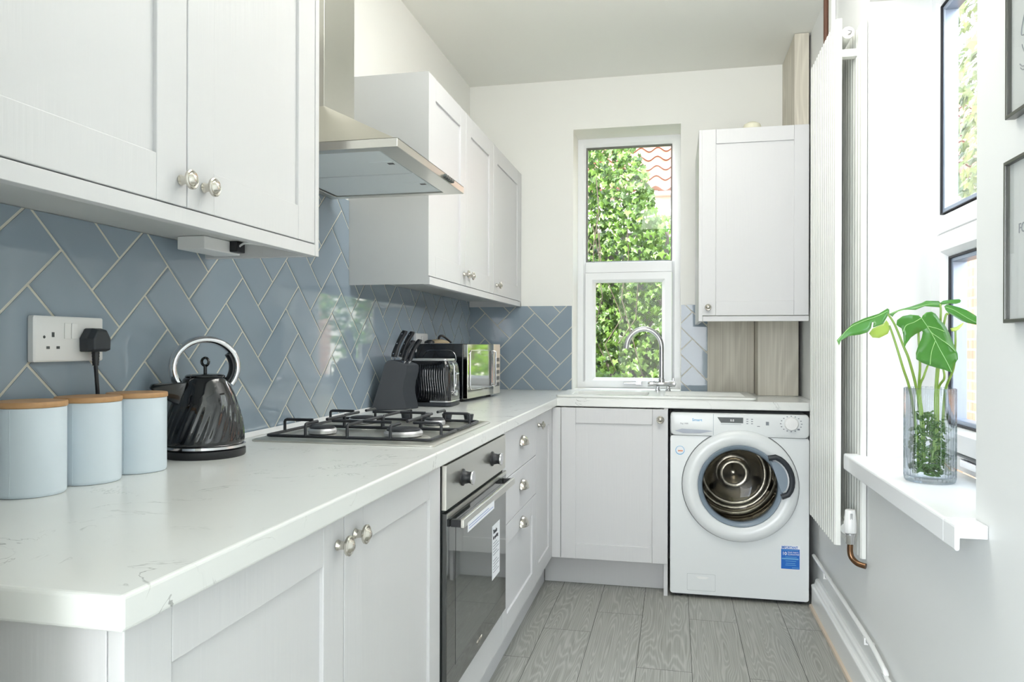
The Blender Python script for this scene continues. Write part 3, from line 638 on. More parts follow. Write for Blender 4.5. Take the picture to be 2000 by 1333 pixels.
# ------------------------------------------------------------------ sink and tap
t = thing('sink', 'white inset sink with bowl on the left and ribbed drainer', 'sink', (1.05, 3.79, 0.9))
bm = B(); hb = rrect(0.650, 1.020, 3.645, 3.905, 0.04)
fill_holes(bm, [rrect(0.585, 1.515, 3.575, 4.035, 0.025), hb], frame('z'), 0.9008, 0.911)
obj('rim', bm, M['sink'], t, bevel=0.003)
bm = B(); rg = []
for k, (off, z) in enumerate(((0, 0.9108), (0.004, 0.90), (0.010, 0.80), (0.028, 0.752), (0.06, 0.748))):
    rg.append([Vector((x, y, z)) for x, y in rrect(0.650 + off, 1.020 - off, 3.645 + off, 3.905 - off, 0.04)])
loft(bm, rg, True, False, True); obj('bowl', bm, M['sink'], t, smooth=True, normals=False)
bm = B()
for k in range(7):
    y = 3.66 + k * 0.042; prism(bm, rrect(1.10, 1.47, y, y + 0.012, 0.005), frame('z'), 0.9112, 0.9142)
obj('drainer_ribs', bm, M['sink'], t, bevel=0.001)
t = thing('mixer_tap', 'chrome swan-neck mixer tap with bar handles behind the sink', 'tap', (1.085, 4.0, 0.911))
Tx, Ty = 1.080, 4.0
bm = B()
for dx in (-0.020, 0.034):
    bm = B(); lathe(bm, [(0.014, 0.9112), (0.014, 0.918), (0.010, 0.922), (0.010, 0.934)], lambda a, b, c, dx=dx: Vector((Tx + dx + a, Ty + b, c)), 16)
    obj('tap_leg', bm, M['chrome'], t, smooth=True)
bm = B(); lathe(bm, [(0.0001, 0), (0.0155, 0), (0.0165, 0.003), (0.0165, 0.034), (0.0135, 0.040), (0.0135, 0.105), (0.0165, 0.110), (0.0165, 0.140), (0.0001, 0.145)], lambda a, b, c: Vector((Tx - 0.070 + c, Ty + a, 0.949 + b)), 24)
obj('tap_body', bm, M['chrome'], t, smooth=True, angle=40)
for dx in (-0.055, 0.060):
    bm = B(); lathe(bm, [(0.0001, 0), (0.004, 0), (0.004, 0.012), (0.0001, 0.012)], frame('z', (Tx + dx, Ty, 0.966)), 10); obj('tap_lever', bm, M['chrome'], t, smooth=True)
pts = [(Tx, Ty, 0.955), (Tx, Ty, 1.00), (Tx, Ty, 1.06), (Tx, Ty, 1.14)]
R = 0.090
for k in range(1, 17):
    a = PI * k / 16 * 0.93; pts.append((Tx - R + R * math.cos(a), Ty - 0.03 * (k / 16), 1.14 + R * 1.08 * math.sin(a)))
pts.append((pts[-1][0] - 0.004, pts[-1][1] - 0.002, pts[-1][2] - 0.028))
bm = B(); tube(bm, pts, 0.0105, 16, rfn=lambda s: 0.0128 if s < 0.97 else 0.0138); obj('spout', bm, M['chrome'], t, smooth=True)
bm = B(); lathe(bm, [(0.016, 0.964), (0.016, 0.972), (0.0135, 0.976), (0.0135, 0.995)], lambda a, b, c: Vector((Tx + a, Ty + b, c)), 20); obj('spout_collar', bm, M['chrome'], t, smooth=True, angle=40)

# ------------------------------------------------------------------ washing machine
t = thing('washing_machine', 'white front-loading washing machine under the worktop at the far right', 'washing machine', (1.43, 3.8, 0.0))
X0, X1, YW = 1.129, 1.729, 3.500
cxm, czm = 1.434, 0.521
P = frame('-y', (0, YW, 0))
circ = lambda r, n=48: [(cxm + r * math.cos(2 * PI * k / n), czm + r * math.sin(2 * PI * k / n)) for k in range(n)]
bm = B(); fill_holes(bm, [rrect(X0, X1, 0.018, 0.740, 0.012), circ(0.19)], P, -0.02, 0); obj('front_panel', bm, M['white_enam'], t, bevel=0.003)
bm = B(); rg = [[P(u, v, n) for u, v in rrect(X0 + d_, X1 - d_, 0.7415 + d_ * 0.2, 0.845 - d_, 0.020)] for n, d_ in ((-0.02, 0), (0.0, 0.0), (0.006, 0.004), (0.008, 0.010))]
loft(bm, rg); fa = obj('fascia', bm, M['white_enam'], t, smooth=True, angle=30)
# body shell open to the front
bm = B(); loft(bm, [[P(u, v, n) for u, v in rrect(X0 + 0.001, X1 - 0.001, 0.018, 0.845, 0.012)] for n in (-0.58, -0.0205)], True, True, False); obj('body', bm, M['white_enam'], t, normals=True, solid=0.002)
# door
dp = [(0.2500, 0.0005), (0.2515, 0.006), (0.2505, 0.016), (0.2440, 0.025), (0.2250, 0.031), (0.2050, 0.030), (0.1900, 0.024), (0.1830, 0.018), (0.1815, 0.008)]
def lt(prof, n=64, c0=False, c1=False): bm = B(); lathe(bm, prof, lambda a, b, c: P(cxm + a, czm + b, c), n, 0, c0, c1); return bm
wd = obj('door', lt(dp), M['white_enam'], t, smooth=True, angle=60, normals=False, solid=0.001)
obj('door_seam', lt([(0.2515, 0.0004), (0.2545, 0.0004), (0.2545, 0.0012), (0.2515, 0.0012)]), M['darkgrey'], wd)
obj('door_rim', lt([(0.1835, 0.012), (0.1825, 0.021), (0.1800, 0.0235), (0.1700, 0.0200), (0.1640, 0.0120), (0.1600, -0.002)]), M['greyring'], wd, smooth=True, angle=60, solid=0.001, normals=False)
obj('door_glass', lt([(0.163, 0.006), (0.155, -0.002), (0.148, -0.030), (0.135, -0.062), (0.10, -0.085), (0.05, -0.095), (0.0005, -0.097)]), M['wmglass'], wd, smooth=True, angle=80, normals=False)
# handle: black loop at the upper right of the ring
hp = []
for k in range(13):
    a = math.radians(48 - 60 * k / 12); r = 0.178 + 0.046 * math.sin(PI * k / 12) ** 0.45; hp.append(P(cxm + r * math.cos(a), czm + r * math.sin(a) * 1.0, 0.034 + 0.006 * math.sin(PI * k / 12)))
bm = B(); tube(bm, hp, 0.0125, 10); obj('door_handle', bm, M['blackmt'], wd, smooth=True)
hp2 = []
for k in range(13):
    a = math.radians(42 - 48 * k / 12); r = 0.176 + 0.030 * math.sin(PI * k / 12) ** 0.5; hp2.append((cxm + r * math.cos(a), czm + r * math.sin(a)))
bm = B(); prism(bm, hp2, P, 0.030, 0.034); obj('handle_recess', bm, M['greyring'], wd)
# drum
obj('drum', lt([(0.175, -0.06), (0.215, -0.075), (0.22, -0.10), (0.22, -0.33), (0.21, -0.345), (0.195, -0.350), (0.190, -0.342), (0.165, -0.340), (0.160, -0.350), (0.130, -0.352), (0.125, -0.342), (0.08, -0.336), (0.075, -0.346), (0.04, -0.346), (0.035, -0.336), (0.0005, -0.332)]), M['drum'], t, smooth=True, angle=70, normals=False)
obj('door_gasket', lt([(0.190, -0.019), (0.178, -0.03), (0.186, -0.05), (0.172, -0.062)]), mat('grey_rubber', sl((110, 116, 118)), 0.6), t, smooth=True, normals=False)
bm = B()
for k in range(3):
    a = math.radians(100 + 120 * k); c_ = Vector((cxm + 0.205 * math.cos(a), YW + 0.21, czm + 0.205 * math.sin(a)))
    rr_ = []
    for y, w in ((-0.11, 0.010), (0, 0.030), (0.11, 0.010)):
        u = Vector((-math.sin(a), 0, math.cos(a))); n = Vector((-math.cos(a), 0, -math.sin(a)))
        rr_.append([c_ + Vector((0, y, 0)) + u * (-0.035) - n * 0.012, c_ + Vector((0, y, 0)) + n * w, c_ + Vector((0, y, 0)) + u * 0.035 - n * 0.012])
    bm = B(); loft(bm, rr_); obj('drum_paddle', bm, M['drum'], t, smooth=False, bevel=0.008)
# fascia details
obj('display', prism(B(), [(1.336, 0.828), (1.448, 0.828), (1.448, 0.803), (1.352, 0.803)], P, 0.0082, 0.0090), M['lcd'], fa)
bm = B(); lathe(bm, [(0.0300, 0), (0.0295, 0.012), (0.0265, 0.016), (0.0001, 0.017)], lambda a, b, c: P(1.652 + a, 0.806 + b, c + 0.008), 30); obj('programme_dial', bm, M['white_pl'], fa, smooth=True, angle=40)
bm = B()
for k in range(16):
    a = 2 * PI * k / 16; x, z = 1.652 + 0.044 * math.cos(a), 0.805 + 0.034 * math.sin(a); s = 0.0028 if k != 14 else 0.005
    box(bm, x - s, x + s, z - s * 0.7, z + s * 0.7, 0.0081, 0.0086, P=P)
obj('dial_marks', bm, M['inkgrey'], fa); bm = B()
for x in (1.466, 1.486):
    for z in (0.802, 0.812, 0.822): box(bm, x - 0.004, x + 0.004, z - 0.002, z + 0.0015, 0.0081, 0.0086, P=P)
obj('indicator_marks', bm, M['inkgrey'], fa); bm = B()
box(bm, 1.545, 1.558, 0.796, 0.812, 0.0081, 0.0086, P=P); obj('key_symbol', bm, M['inkgrey'], fa)
obj('play_symbol', bxm(1.508, 1.520, 0.789, 0.792, 0.0081, 0.0086, P=P), M['inkgrey'], fa); obj('printed_line', bxm(1.352, 1.44, 0.796, 0.7975, 0.0081, 0.0086, P=P), M['inkgrey'], fa)
text('display_text', '8:8', 0.014, M['paper'], fa, P(1.392, 0.810, 0.0091), '-y')
text('model_name', 'Smart', 0.017, M['ltblue'], fa, P(1.225, 0.808, 0.0082), '-y', 1.1, bold=0.0003)
text('capacity_text', '7kg 1400', 0.009, M['inkgrey'], fa, P(1.172, 0.793, 0.0082), '-y', 1.1)
bm = B(); prism(bm, [(1.150, 0.762), (1.180, 0.772), (1.290, 0.768), (1.318, 0.764), (1.262, 0.753), (1.185, 0.752)], P, 0.0082, 0.0092); obj('drawer_grip', bm, mat('shadow_grip', sl((168, 174, 186)), 0.4), fa)
bm = bxm(1.318, 1.3195, 0.7455, 0.842, 0.0081, 0.0085, P=P); obj('drawer_seam', bm, M['greyring'], fa)
bm = B(); lathe(bm, [(0.0001, 0), (0.0205, 0), (0.0205, 0.0006), (0.0001, 0.0006)], lambda a, b, c: P(1.172 + a, 0.672 + b, c + 0.0004), 28); s_ = obj('round_sticker', bm, M['ltblue'], t, label='round blue and white sticker')
bm = B(); lathe(bm, [(0.0001, 0), (0.0175, 0), (0.0175, 0.0003), (0.0001, 0.0003)], lambda a, b, c: P(1.172 + a, 0.673 + b, c + 0.0011), 28); obj('sticker_face', bm, M['paper'], s_)
obj('sticker_mark', bxm(1.163, 1.185, 0.667, 0.673, 0.0015, 0.0018, P=P), M['orange'], s_)
s_ = obj('sticker', bxm(1.610, 1.692, 0.158, 0.264, 0.0004, 0.0009, P=P), M['paper'], t, label='blue and white warranty sticker')
obj('sticker_print', bxm(1.612, 1.690, 0.160, 0.2485, 0.001, 0.0012, P=P), M['blue'], s_)
text('sticker_text', 'IMPORTANT', 0.0155, M['blue'], s_, P(1.6125, 0.2505, 0.0010), '-y', 0.80, bold=0.0003)
text('sticker_text', '10', 0.020, M['paper'], s_, P(1.616, 0.2215, 0.0013), '-y', bold=0.0004)
text('sticker_text', 'YEAR PARTS', 0.0095, M['paper'], s_, P(1.6385, 0.2305, 0.0013), '-y', 0.9)
text('sticker_text', 'GUARANTEE', 0.0095, M['paper'], s_, P(1.6385, 0.2215, 0.0013), '-y', 0.9)
bm = B()
for k, (a, b) in enumerate(((1.616, 1.686), (1.63, 1.678), (1.615, 1.685), (1.63, 1.675), (1.632, 1.672), (1.63, 1.675), (1.658, 1.687))):
    z = (0.2425, 0.212, 0.2025, 0.194, 0.184, 0.176, 0.165)[k]; box(bm, a, b, z, z + (0.0055 if k == 2 else 0.002), 0.0012, 0.0014, P=P)
obj('printed_lines', bm, M['ltblue'], s_)
bm = B(); fill_holes(bm, [rrect(1.205, 1.330, 0.035, 0.112, 0.004), rrect(1.2062, 1.3288, 0.0362, 0.1108, 0.004)], P, 0.0003, 0.0007); obj('filter_flap_seam', bm, mat('seam_grey', sl((178, 184, 184)), 0.5), t)
bm = B(); prism(bm, [(1.245, 0.098), (1.27, 0.1), (1.300, 0.098), (1.288, 0.090), (1.258, 0.090)], P, 0.0003, 0.003); obj('filter_flap_grip', bm, M['white_pl'], t)
for x in (X0 + 0.04, X1 - 0.04):
    bm = B(); lathe(bm, [(0.022, 0.0005), (0.022, 0.0175)], frame('z', (x, YW + 0.05, 0)), 16); obj('foot', bm, M['black'], t)
obj('base_strip', bxm(X0 + 0.015, X1 - 0.015, 0.008, 0.0175, -0.06, -0.02, P=P), M['black'], t)

# ------------------------------------------------------------------ gas hob
t = thing('gas_hob', 'stainless steel four-burner gas hob with black pan supports', 'hob', (0.31, 2.05, 0.9))
hx0, hx1, hy0, hy1 = 0.066, 0.566, 1.757, 2.346
bm = B(); rg = [[Vector((x, y, z)) for x, y in rrect(hx0 + d_, hx1 - d_, hy0 + d_, hy1 - d_, 0.010)] for z, d_ in ((0.9006, 0), (0.9035, 0.0), (0.9065, 0.006), (0.9070, 0.020), (0.9045, 0.030), (0.9042, 0.16))]
loft(bm, rg); obj('hob_plate', bm, M['steel_h'], t, smooth=True, angle=35)
burn = [(0.205, 1.885, 0.036), (0.440, 1.885, 0.048), (0.200, 2.165, 0.040), (0.435, 2.165, 0.030)]
for bx_, by_, br in burn:
    bm = B(); lathe(bm, [(0.0001, 0), (br * 1.5, 0), (br * 1.35, 0.0035), (br * 1.1, 0.004), (0.0001, 0.004)], frame('z', (bx_, by_, 0.9045)), 32); b_ = obj('burner_base', bm, M['steel_h'], t, smooth=True)
    bm = B(); lathe(bm, [(br * 0.9, 0), (br * 1.05, 0.003), (br * 1.08, 0.011), (br * 1.0, 0.016), (0.0001, 0.016)], frame('z', (bx_, by_, 0.9085)), 32, mod=lambda a, z, r: 1 + (0.02 if int(a * 12) % 2 else 0) * (z > 0.002)); obj('flame_ring', bm, mat('aluminium_cast', (0.66, 0.66, 0.68), 0.35, 0.7), b_, smooth=True, angle=30)
    bm = B(); lathe(bm, [(br * 0.93, 0), (br * 0.95, 0.003), (br * 0.85, 0.006), (0.0001, 0.0065)], frame('z', (bx_, by_, 0.9246)), 32); obj('burner_cap', bm, M['iron'], b_, smooth=True, angle=40)
    bm = B(); lathe(bm, [(0.002, 0), (0.002, 0.018)], frame('z', (bx_ - br * 1.1, by_ + br * 0.5, 0.908)), 8); obj('igniter', bm, M['white_pl'], b_)
def grate(y0, y1, cy_):
    bm = B(); x0, x1 = 0.093, 0.545; r = 0.0042; z0, z1 = 0.9125, 0.9455
    tube(bm, [Vector((x, y, z0)) for x, y in rrect(x0, x1, y0, y1, 0.012, 4)], r, 8, closed=True)
    def prong(p, q):
        p = Vector(p); q = Vector(q); d_ = (q - p); d_.normalize()
        tube(bm, [Vector((p.x, p.y, z0)), Vector((p.x, p.y, z1 - 0.006)), Vector((p.x, p.y, z1 - 0.002)) + d_ * 0.002, Vector((p.x, p.y, z1)) + d_ * 0.007, Vector((q.x, q.y, z1))], r, 8)
    for bx_, by_, br in burn:
        if abs(by_ - cy_) > 0.1: continue
        prong((bx_, y0, 0), (bx_, by_ - 0.028, 0)); prong((bx_, y1, 0), (bx_, by_ + 0.028, 0))
        if bx_ < 0.3: prong((x0, by_, 0), (bx_ - 0.028, by_, 0))
        else: prong((x1, by_, 0), (bx_ + 0.028, by_, 0))
    mid = 0.322
    tube(bm, [Vector((mid, y0, z0)), Vector((mid, y0, z1 - 0.004)), Vector((mid, y0 + 0.006, z1)), Vector((mid, y1 - 0.006, z1)), Vector((mid, y1, z1 - 0.004)), Vector((mid, y1, z0))], r, 8)
    tube(bm, [Vector((0.235, cy_, z1 - 0.0005)), Vector((0.405, cy_, z1 - 0.0005))], r, 8)
    return obj('pan_support', bm, M['iron'], t, smooth=True, angle=50)
grate(1.790, 2.026, 1.885); grate(2.034, 2.268, 2.165)
for x in (0.290, 0.358, 0.430, 0.502):
    bm = B(); lathe(bm, [(0.0165, 0), (0.0165, 0.003), (0.0135, 0.006), (0.0165, 0.022), (0.0160, 0.024), (0.0001, 0.024)], frame('z', (x, 2.308, 0.9068)), 26); obj('control_knob', bm, M['blackmt'], t, smooth=True, angle=40)

# ------------------------------------------------------------------ kettle
kx, ky = 0.100, 1.515
t = thing('kettle', 'glossy black pyramid kettle with chrome loop handle and swirl-ribbed body', 'kettle', (kx, ky, 0.9))
K = frame('z', (kx, ky, 0.9))
bm = B(); lathe(bm, [(0.0001, 0), (0.086, 0), (0.088, 0.003), (0.088, 0.016), (0.084, 0.019), (0.0001, 0.019)], K, 48); obj('power_base', bm, M['black'], t, smooth=True, angle=40)
bm = B(); lathe(bm, [(0.0845, 0.0195), (0.0878, 0.021), (0.0878, 0.0265), (0.085, 0.028)], K, 48); obj('chrome_band', bm, M['chrome'], t, smooth=True, angle=40)
kp = [(0.084, 0.0285), (0.0855, 0.034), (0.0850, 0.045), (0.0835, 0.060), (0.0805, 0.080), (0.0760, 0.100), (0.0705, 0.120), (0.0640, 0.140), (0.0565, 0.156), (0.0500, 0.169), (0.0455, 0.176), (0.0425, 0.179)]
def kprof(z):
    for (r0, z0), (r1_, z1_) in zip(kp, kp[1:]):
        if z <= z1_: return r0 + (r1_ - r0) * (z - z0) / (z1_ - z0)
    return kp[-1][0]
def kmod(a, z, r):
    w = max(0, min(1, (z - 0.032) / 0.02)) * max(0, min(1, (0.128 - z) / 0.05))
    return 1 + 0.013 * w * math.sin(30 * a - z * 130)
zs = [0.0285 + (0.179 - 0.0285) * k / 44 for k in range(45)]
bm = B(); lathe(bm, [(kprof(z), z) for z in zs], K, 240, mod=kmod); kb = obj('kettle_body', bm, M['blackgl'], t, smooth=True, angle=80)
bm = B(); lathe(bm, [(0.0428, 0.1792), (0.0435, 0.181), (0.040, 0.184), (0.030, 0.186), (0.0001, 0.187)], K, 40); lid = obj('lid', bm, M['blackgl'], t, smooth=True, angle=50)
bm = B(); tube(bm, [K(0.0, 0.0, 0.186), K(0, 0, 0.198), K(0.0, 0.0, 0.207)], 0.004, 10)
tube(bm, [K(0.009 * math.cos(a), 0.0, 0.213 + 0.009 * math.sin(a)) for a in [2 * PI * i / 16 for i in range(16)]], 0.0032, 8, closed=True); obj('lid_ring', bm, M['blackgl'], lid, smooth=True)
sd = Vector((-0.634, -0.773, 0)).normalized(); sn = Vector((-sd.y, sd.x, 0))
def KS(s, w, z): return Vector((kx, ky, 0.9)) + sd * s + sn * w + Vector((0, 0, z))
bm = B(); loft(bm, [[KS(0.062, -0.030, 0.118), KS(0.046, -0.030, 0.170), KS(0.046, 0.030, 0.170), KS(0.062, 0.030, 0.118)],
                    [KS(0.082, -0.022, 0.128), KS(0.070, -0.022, 0.168), KS(0.070, 0.022, 0.168), KS(0.082, 0.022, 0.128)],
                    [KS(0.118, -0.006, 0.156), KS(0.112, -0.010, 0.166), KS(0.112, 0.010, 0.166), KS(0.118, 0.006, 0.156)]])
obj('spout', bm, M['blackgl'], kb, bevel=0.003, smooth=False)
# band handle : an upright loop in the spout plane
hc = 0.190; rgs = []
for i in range(41):
    a = math.radians(-38 + 256 * i / 40); cs, sn_ = math.cos(a), math.sin(a)
    ring = []
    for q in range(12):
        b = 2 * PI * q / 12; dr_, dw = 0.0090 * math.cos(b), 0.0165 * math.sin(b)
        ring.append(KS(-(0.070 + dr_) * cs, dw, hc + 0.010 + (0.064 + dr_) * sn_))
    rgs.append(ring)
bm = B(); loft(bm, rgs); obj('handle', bm, M['chrome'], t, smooth=True, angle=60)
bm = B(); rgs = []
for i in range(17):
    a = math.radians(-36 + 70 * i / 16); cs, sn_ = math.cos(a), math.sin(a); ring = []
    for q in range(10):
        b = 2 * PI * q / 10; dr_, dw = 0.006 * math.cos(b), 0.013 * math.sin(b); ring.append(KS(-(0.0600 + dr_) * cs, dw, hc + 0.010 + (0.0540 + dr_) * sn_))
    rgs.append(ring)
loft(bm, rgs); obj('handle_grip', bm, M['black'], t, smooth=True)

# ------------------------------------------------------------------ storage tins
tins = [((0.079, 1.062), 'pale blue storage tin with bamboo lid, at the left edge of the worktop'), ((0.088, 1.182), 'pale blue storage tin with bamboo lid, middle one of the three'), ((0.094, 1.302), 'pale blue storage tin with bamboo lid, next to the kettle')]
for i, ((x, y), lb) in enumerate(tins):
    if i == 0:
        t0 = thing('storage_tin', lb, 'storage tin', (x, y, 0.9), 'storage tins on the worktop')
        K = frame('z', (x, y, 0.9)); bm = B(); lathe(bm, [(0.0001, 0.0006), (0.0525, 0.0006), (0.054, 0.003), (0.0545, 0.006), (0.0545, 0.147), (0.0001, 0.147)], K, 56); tb = obj('tin_body', bm, M['tin'], t0, smooth=True, angle=50)
        bm = B(); box(bm, -0.0006, 0.0006, -0.05525, -0.0540, 0.004, 0.145, P=lambda a, b, c: K(a * math.cos(0.25) - b * math.sin(0.25), a * math.sin(0.25) + b * math.cos(0.25), c)); obj('seam', bm, M['tin'], tb)
        bm = B(); lathe(bm, [(0.0001, 0.1475), (0.0550, 0.1475), (0.0562, 0.149), (0.0562, 0.155), (0.0550, 0.157), (0.0001, 0.157)], K, 56); obj('lid', bm, M['bamboo'], t0, smooth=True, angle=40)
    else:
        r = t0.copy(); C.objects.link(r); r.location = (x, y, 0.9); r['label'] = lb
        for ch in list(t0.children):
            c = ch.copy(); C.objects.link(c); c.parent = r
            for g in list(ch.children):
                e = g.copy(); C.objects.link(e); e.parent = c

# ------------------------------------------------------------------ sockets, plug
def socket(y0, y1, z0, z1, label, switched=True):
    t = thing('double_socket', label, 'socket', (0.006, (y0 + y1) / 2, z0), 'wall sockets')
    P = frame('x', (0.0068, 0, 0)); bm = B(); loft(bm, [[P(u, v, n) for u, v in rrect(y0 + d_, y1 - d_, z0 + d_, z1 - d_, 0.004)] for n, d_ in ((0, 0), (0.011, 0), (0.0135, 0.003))])
    f = obj('face_plate', bm, M['white_pl'], t, smooth=True, angle=40)
    yc = (y0 + y1) / 2; h = z1 - z0
    for s in (-1, 1):
        obj('rocker_switch', prism(B(), rrect(yc + (0.001 if s > 0 else -0.016), yc + (0.016 if s > 0 else -0.001), z1 - 0.042, z1 - 0.012, 0.001), P, 0.0137, 0.0155), M['white_pl'], f, bevel=0.0008)
    bm = B(); uo = y0 + 0.042
    box(bm, uo - 0.003, uo + 0.003, z0 + 0.046, z0 + 0.055, 0.0136, 0.0139, P=P)
    for s in (-1, 1): box(bm, uo + s * 0.0115 - 0.0038, uo + s * 0.0115 + 0.0038, z0 + 0.024, z0 + 0.029, 0.0136, 0.0139, P=P)
    lathe(bm, [(0.0001, 0), (0.0028, 0), (0.0028, 0.0003), (0.0001, 0.0003)], lambda a, b, c: P(uo - 0.020 + a, z0 + 0.046 + b, 0.0136 + c), 12)
    obj('socket_holes', bm, M['darkgrey'], f)
    return t
socket(1.129, 1.296, 1.120, 1.205, 'white double wall socket on the tiles above the storage tins')
socket(3.165, 3.326, 1.118, 1.203, 'white wall socket half hidden behind the knives and the microwave')
t = thing('plug', 'black three-pin plug with flex pushed into the white socket above the tins', 'plug', (0.03, 1.262, 1.13))
P = frame('x', (0.0206, 0, 0)); yc, zc_ = 1.258, 1.160
hexp = [(-0.025, -0.022), (0.025, -0.022), (0.026, 0.004), (0.013, 0.024), (-0.013, 0.024), (-0.026, 0.004)]
bm = B(); loft(bm, [[P(yc + u * s, zc_ + v * s, n) for u, v in hexp] for n, s in ((0, 1), (0.018, 1), (0.030, 0.86), (0.032, 0.80))]); obj('plug_body', bm, M['blackmt'], t, bevel=0.003, seg=3)
bm = B(); tube(bm, [P(yc, zc_ - 0.022 - 0.003 * k, 0.015) for k in range(10)], 0.0065, 12, rfn=lambda s: 0.0068 - 0.0012 * s + (0.0006 if int(s * 9) % 2 else 0)); obj('strain_relief', bm, M['black'], t, smooth=True)
bm = B(); tube(bm, smooth_path([P(yc, zc_ - 0.049, 0.015), P(yc + 0.002, zc_ - 0.08, 0.016), P(yc + 0.004, zc_ - 0.12, 0.016), P(yc - 0.002, zc_ - 0.18, 0.012), P(yc + 0.01, 0.912, 0.010), P(1.34, 0.906, 0.006), P(1.40, 0.906, 0.004)]), 0.0038, 10); obj('flex', bm, M['black'], t, smooth=True)

# ------------------------------------------------------------------ knife block and knives
kA = Vector((0.018, 2.655, 0.9)); kd = Vector((0.112, 0.083, 0)).normalized(); kn_ = Vector((-kd.y, kd.x, 0))
ks = Vector((0.35, 0.94, 0)).normalized()     # thickness direction
def KB(s, z, w): return kA + kd * s + ks * w + Vector((0, 0, z))
prof = [(0, 0.0008), (0.141, 0.0008), (0.136, 0.030), (0.128, 0.060), (0.127, 0.085), (0.131, 0.110), (0.141, 0.145), (0.143, 0.162), (0.141, 0.172), (0.132, 0.178), (0.105, 0.188), (0.080, 0.193), (0.066, 0.191), (0.056, 0.182), (0.051, 0.170), (0.034, 0.105)]
t = thing('knife_block', 'dark charcoal curved knife block standing between the hob and the toaster', 'knife block', kA)
bm = B(); loft(bm, [[KB(s, z, 0.0) for s, z in prof], [KB(s, z, 0.075) for s, z in prof]]); obj('block', bm, M['blackmt'], t, bevel=0.003)
def knife(s0, w0, s1, z0, z1, label, name='kitchen_knife', th=0.008, wd_=0.012):
    t = thing(name, label, 'knife', KB(s0, z0, w0), 'knives in the block')
    bm = B(); a, b = KB(s0, z0, w0), KB(s1, z1, w0); d_ = (b - a); ax_ = d_.normalized(); side = ks; up = ax_.cross(side).normalized(); n = 10; rgs = []
    for i in range(n + 1):
        f = i / n; c = a + d_ * f; hw = wd_ * (1.0 + 0.12 * math.cos(f * 2 * PI)) * (0.75 if i in (0, n) else 1); bend = up * (0.006 * math.sin(PI * f))
        c = c + bend; ring = []
        for q in range(12):
            g = 2 * PI * q / 12; ring.append(c + up * hw * math.cos(g) + side * th * (abs(math.sin(g)) ** 0.6) * (1 if math.sin(g) > 0 else -1))
        rgs.append(ring)
    loft(bm, rgs); hd = obj('handle', bm, M['black'], t, smooth=True, angle=60)
    for f in (0.12, 0.5, 0.88):
        c = a + d_ * f + up * 0.006 * math.sin(PI * f) - side * th; bm = B()
        P_ = lambda x, y, z, c=c: c + up * x + ax_ * y - side * z
        lathe(bm, [(0.0001, -0.001), (0.0026, -0.001), (0.0026, 0.0006), (0.0001, 0.001)], P_, 12); obj('rivet', bm, M['chrome'], hd)
    bm = B(); e = a - d_.normalized() * 0.012; loft(bm, [[a + up * wd_ * .8 + side * .004, a - up * wd_ * .8 + side * .004, a - up * wd_ * .8 - side * .004, a + up * wd_ * .8 - side * .004], [e + up * wd_ * .6 + side * .002, e - up * wd_ * .6 + side * .002, e - up * wd_ * .6 - side * .002, e + up * wd_ * .6 - side * .002]])
    obj('bolster', bm, M['chrome'], t)
    return t
knife(0.083, 0.012, 0.128, 0.205, 0.306, 'black riveted knife with the tallest handle, nearest slot of the block')
knife(0.088, 0.046, 0.135, 0.205, 0.303, 'black riveted knife right behind the tallest knife in the block', wd_=0.011)
knife(0.122, 0.014, 0.160, 0.190, 0.268, 'short black riveted knife at the front right slot of the block', wd_=0.009)
knife(0.124, 0.042, 0.168, 0.190, 0.272, 'short black riveted knife with shiny spine at the back right slot', wd_=0.010)

# ------------------------------------------------------------------ toaster
t = thing('toaster', 'glossy black ribbed toaster with chrome trim between knife block and microwave', 'toaster', (0.165, 2.96, 0.9))
P = lambda a, b, c: Vector((a, b, c))
tx0, tx1, ty0, ty1 = 0.060, 0.262, 2.885, 3.045
bm = B(); loft(bm, [[Vector((x, y, z)) for x, y in rrect(tx0 + d_, tx1 - d_, ty0 + d_, ty1 - d_, 0.022)] for z, d_ in ((0.9008, 0.004), (0.904, 0), (0.917, 0), (0.919, 0.004))]); obj('base', bm, M['blackmt'], t, smooth=True, angle=40)
bm = B(); loft(bm, [[Vector((x, y, z)) for x, y in rrect(tx0 - 0.0005, tx1 + 0.0005, ty0 - 0.0005, ty1 + 0.0005, 0.022)] for z in (0.9192, 0.9245)]); obj('chrome_band', bm, M['chrome'], t, smooth=True, angle=40)
bm = B(); rg = []
base = rrect(0, tx1 - tx0, 0, ty1 - ty0, 0.024, 6)
dense = []
for i in range(len(base)):
    p, q = base[i], base[(i + 1) % len(base)]; L_ = math.dist(p, q); n = max(1, int(L_ / 0.0016))
    for k in range(n): dense.append((p[0] + (q[0] - p[0]) * k / n, p[1] + (q[1] - p[1]) * k / n))
cxx, cyy = (tx1 - tx0) / 2, (ty1 - ty0) / 2
acc = []; s_ = 0
for i, p in enumerate(dense): acc.append(s_); s_ += math.dist(p, dense[(i + 1) % len(dense)])
for k in range(33):
    f = k / 32; z = 0.925 + 0.160 * f; sh = 0.0 + 0.010 * f ** 3 + 0.006 * max(0, f - 0.9) * 10; ring = []
    w = min(1, f * 8) * max(0, min(1, (0.93 - f) * 6))
    for (x, y), a in zip(dense, acc):
        dx, dy = x - cxx, y - cyy; L_ = math.hypot(dx, dy); off = 0.0006 * w * math.sin(a * 2 * PI / 0.010 + 2.2 * math.sin(z * 40 + a * 9)) - sh
        ring.append(Vector((tx0 + x + dx / L_ * off, ty0 + y + dy / L_ * off, z)))
    rg.append(ring)
loft(bm, rg); tb_ = obj('toaster_body', bm, M['blackgl'], t, smooth=True, angle=60)
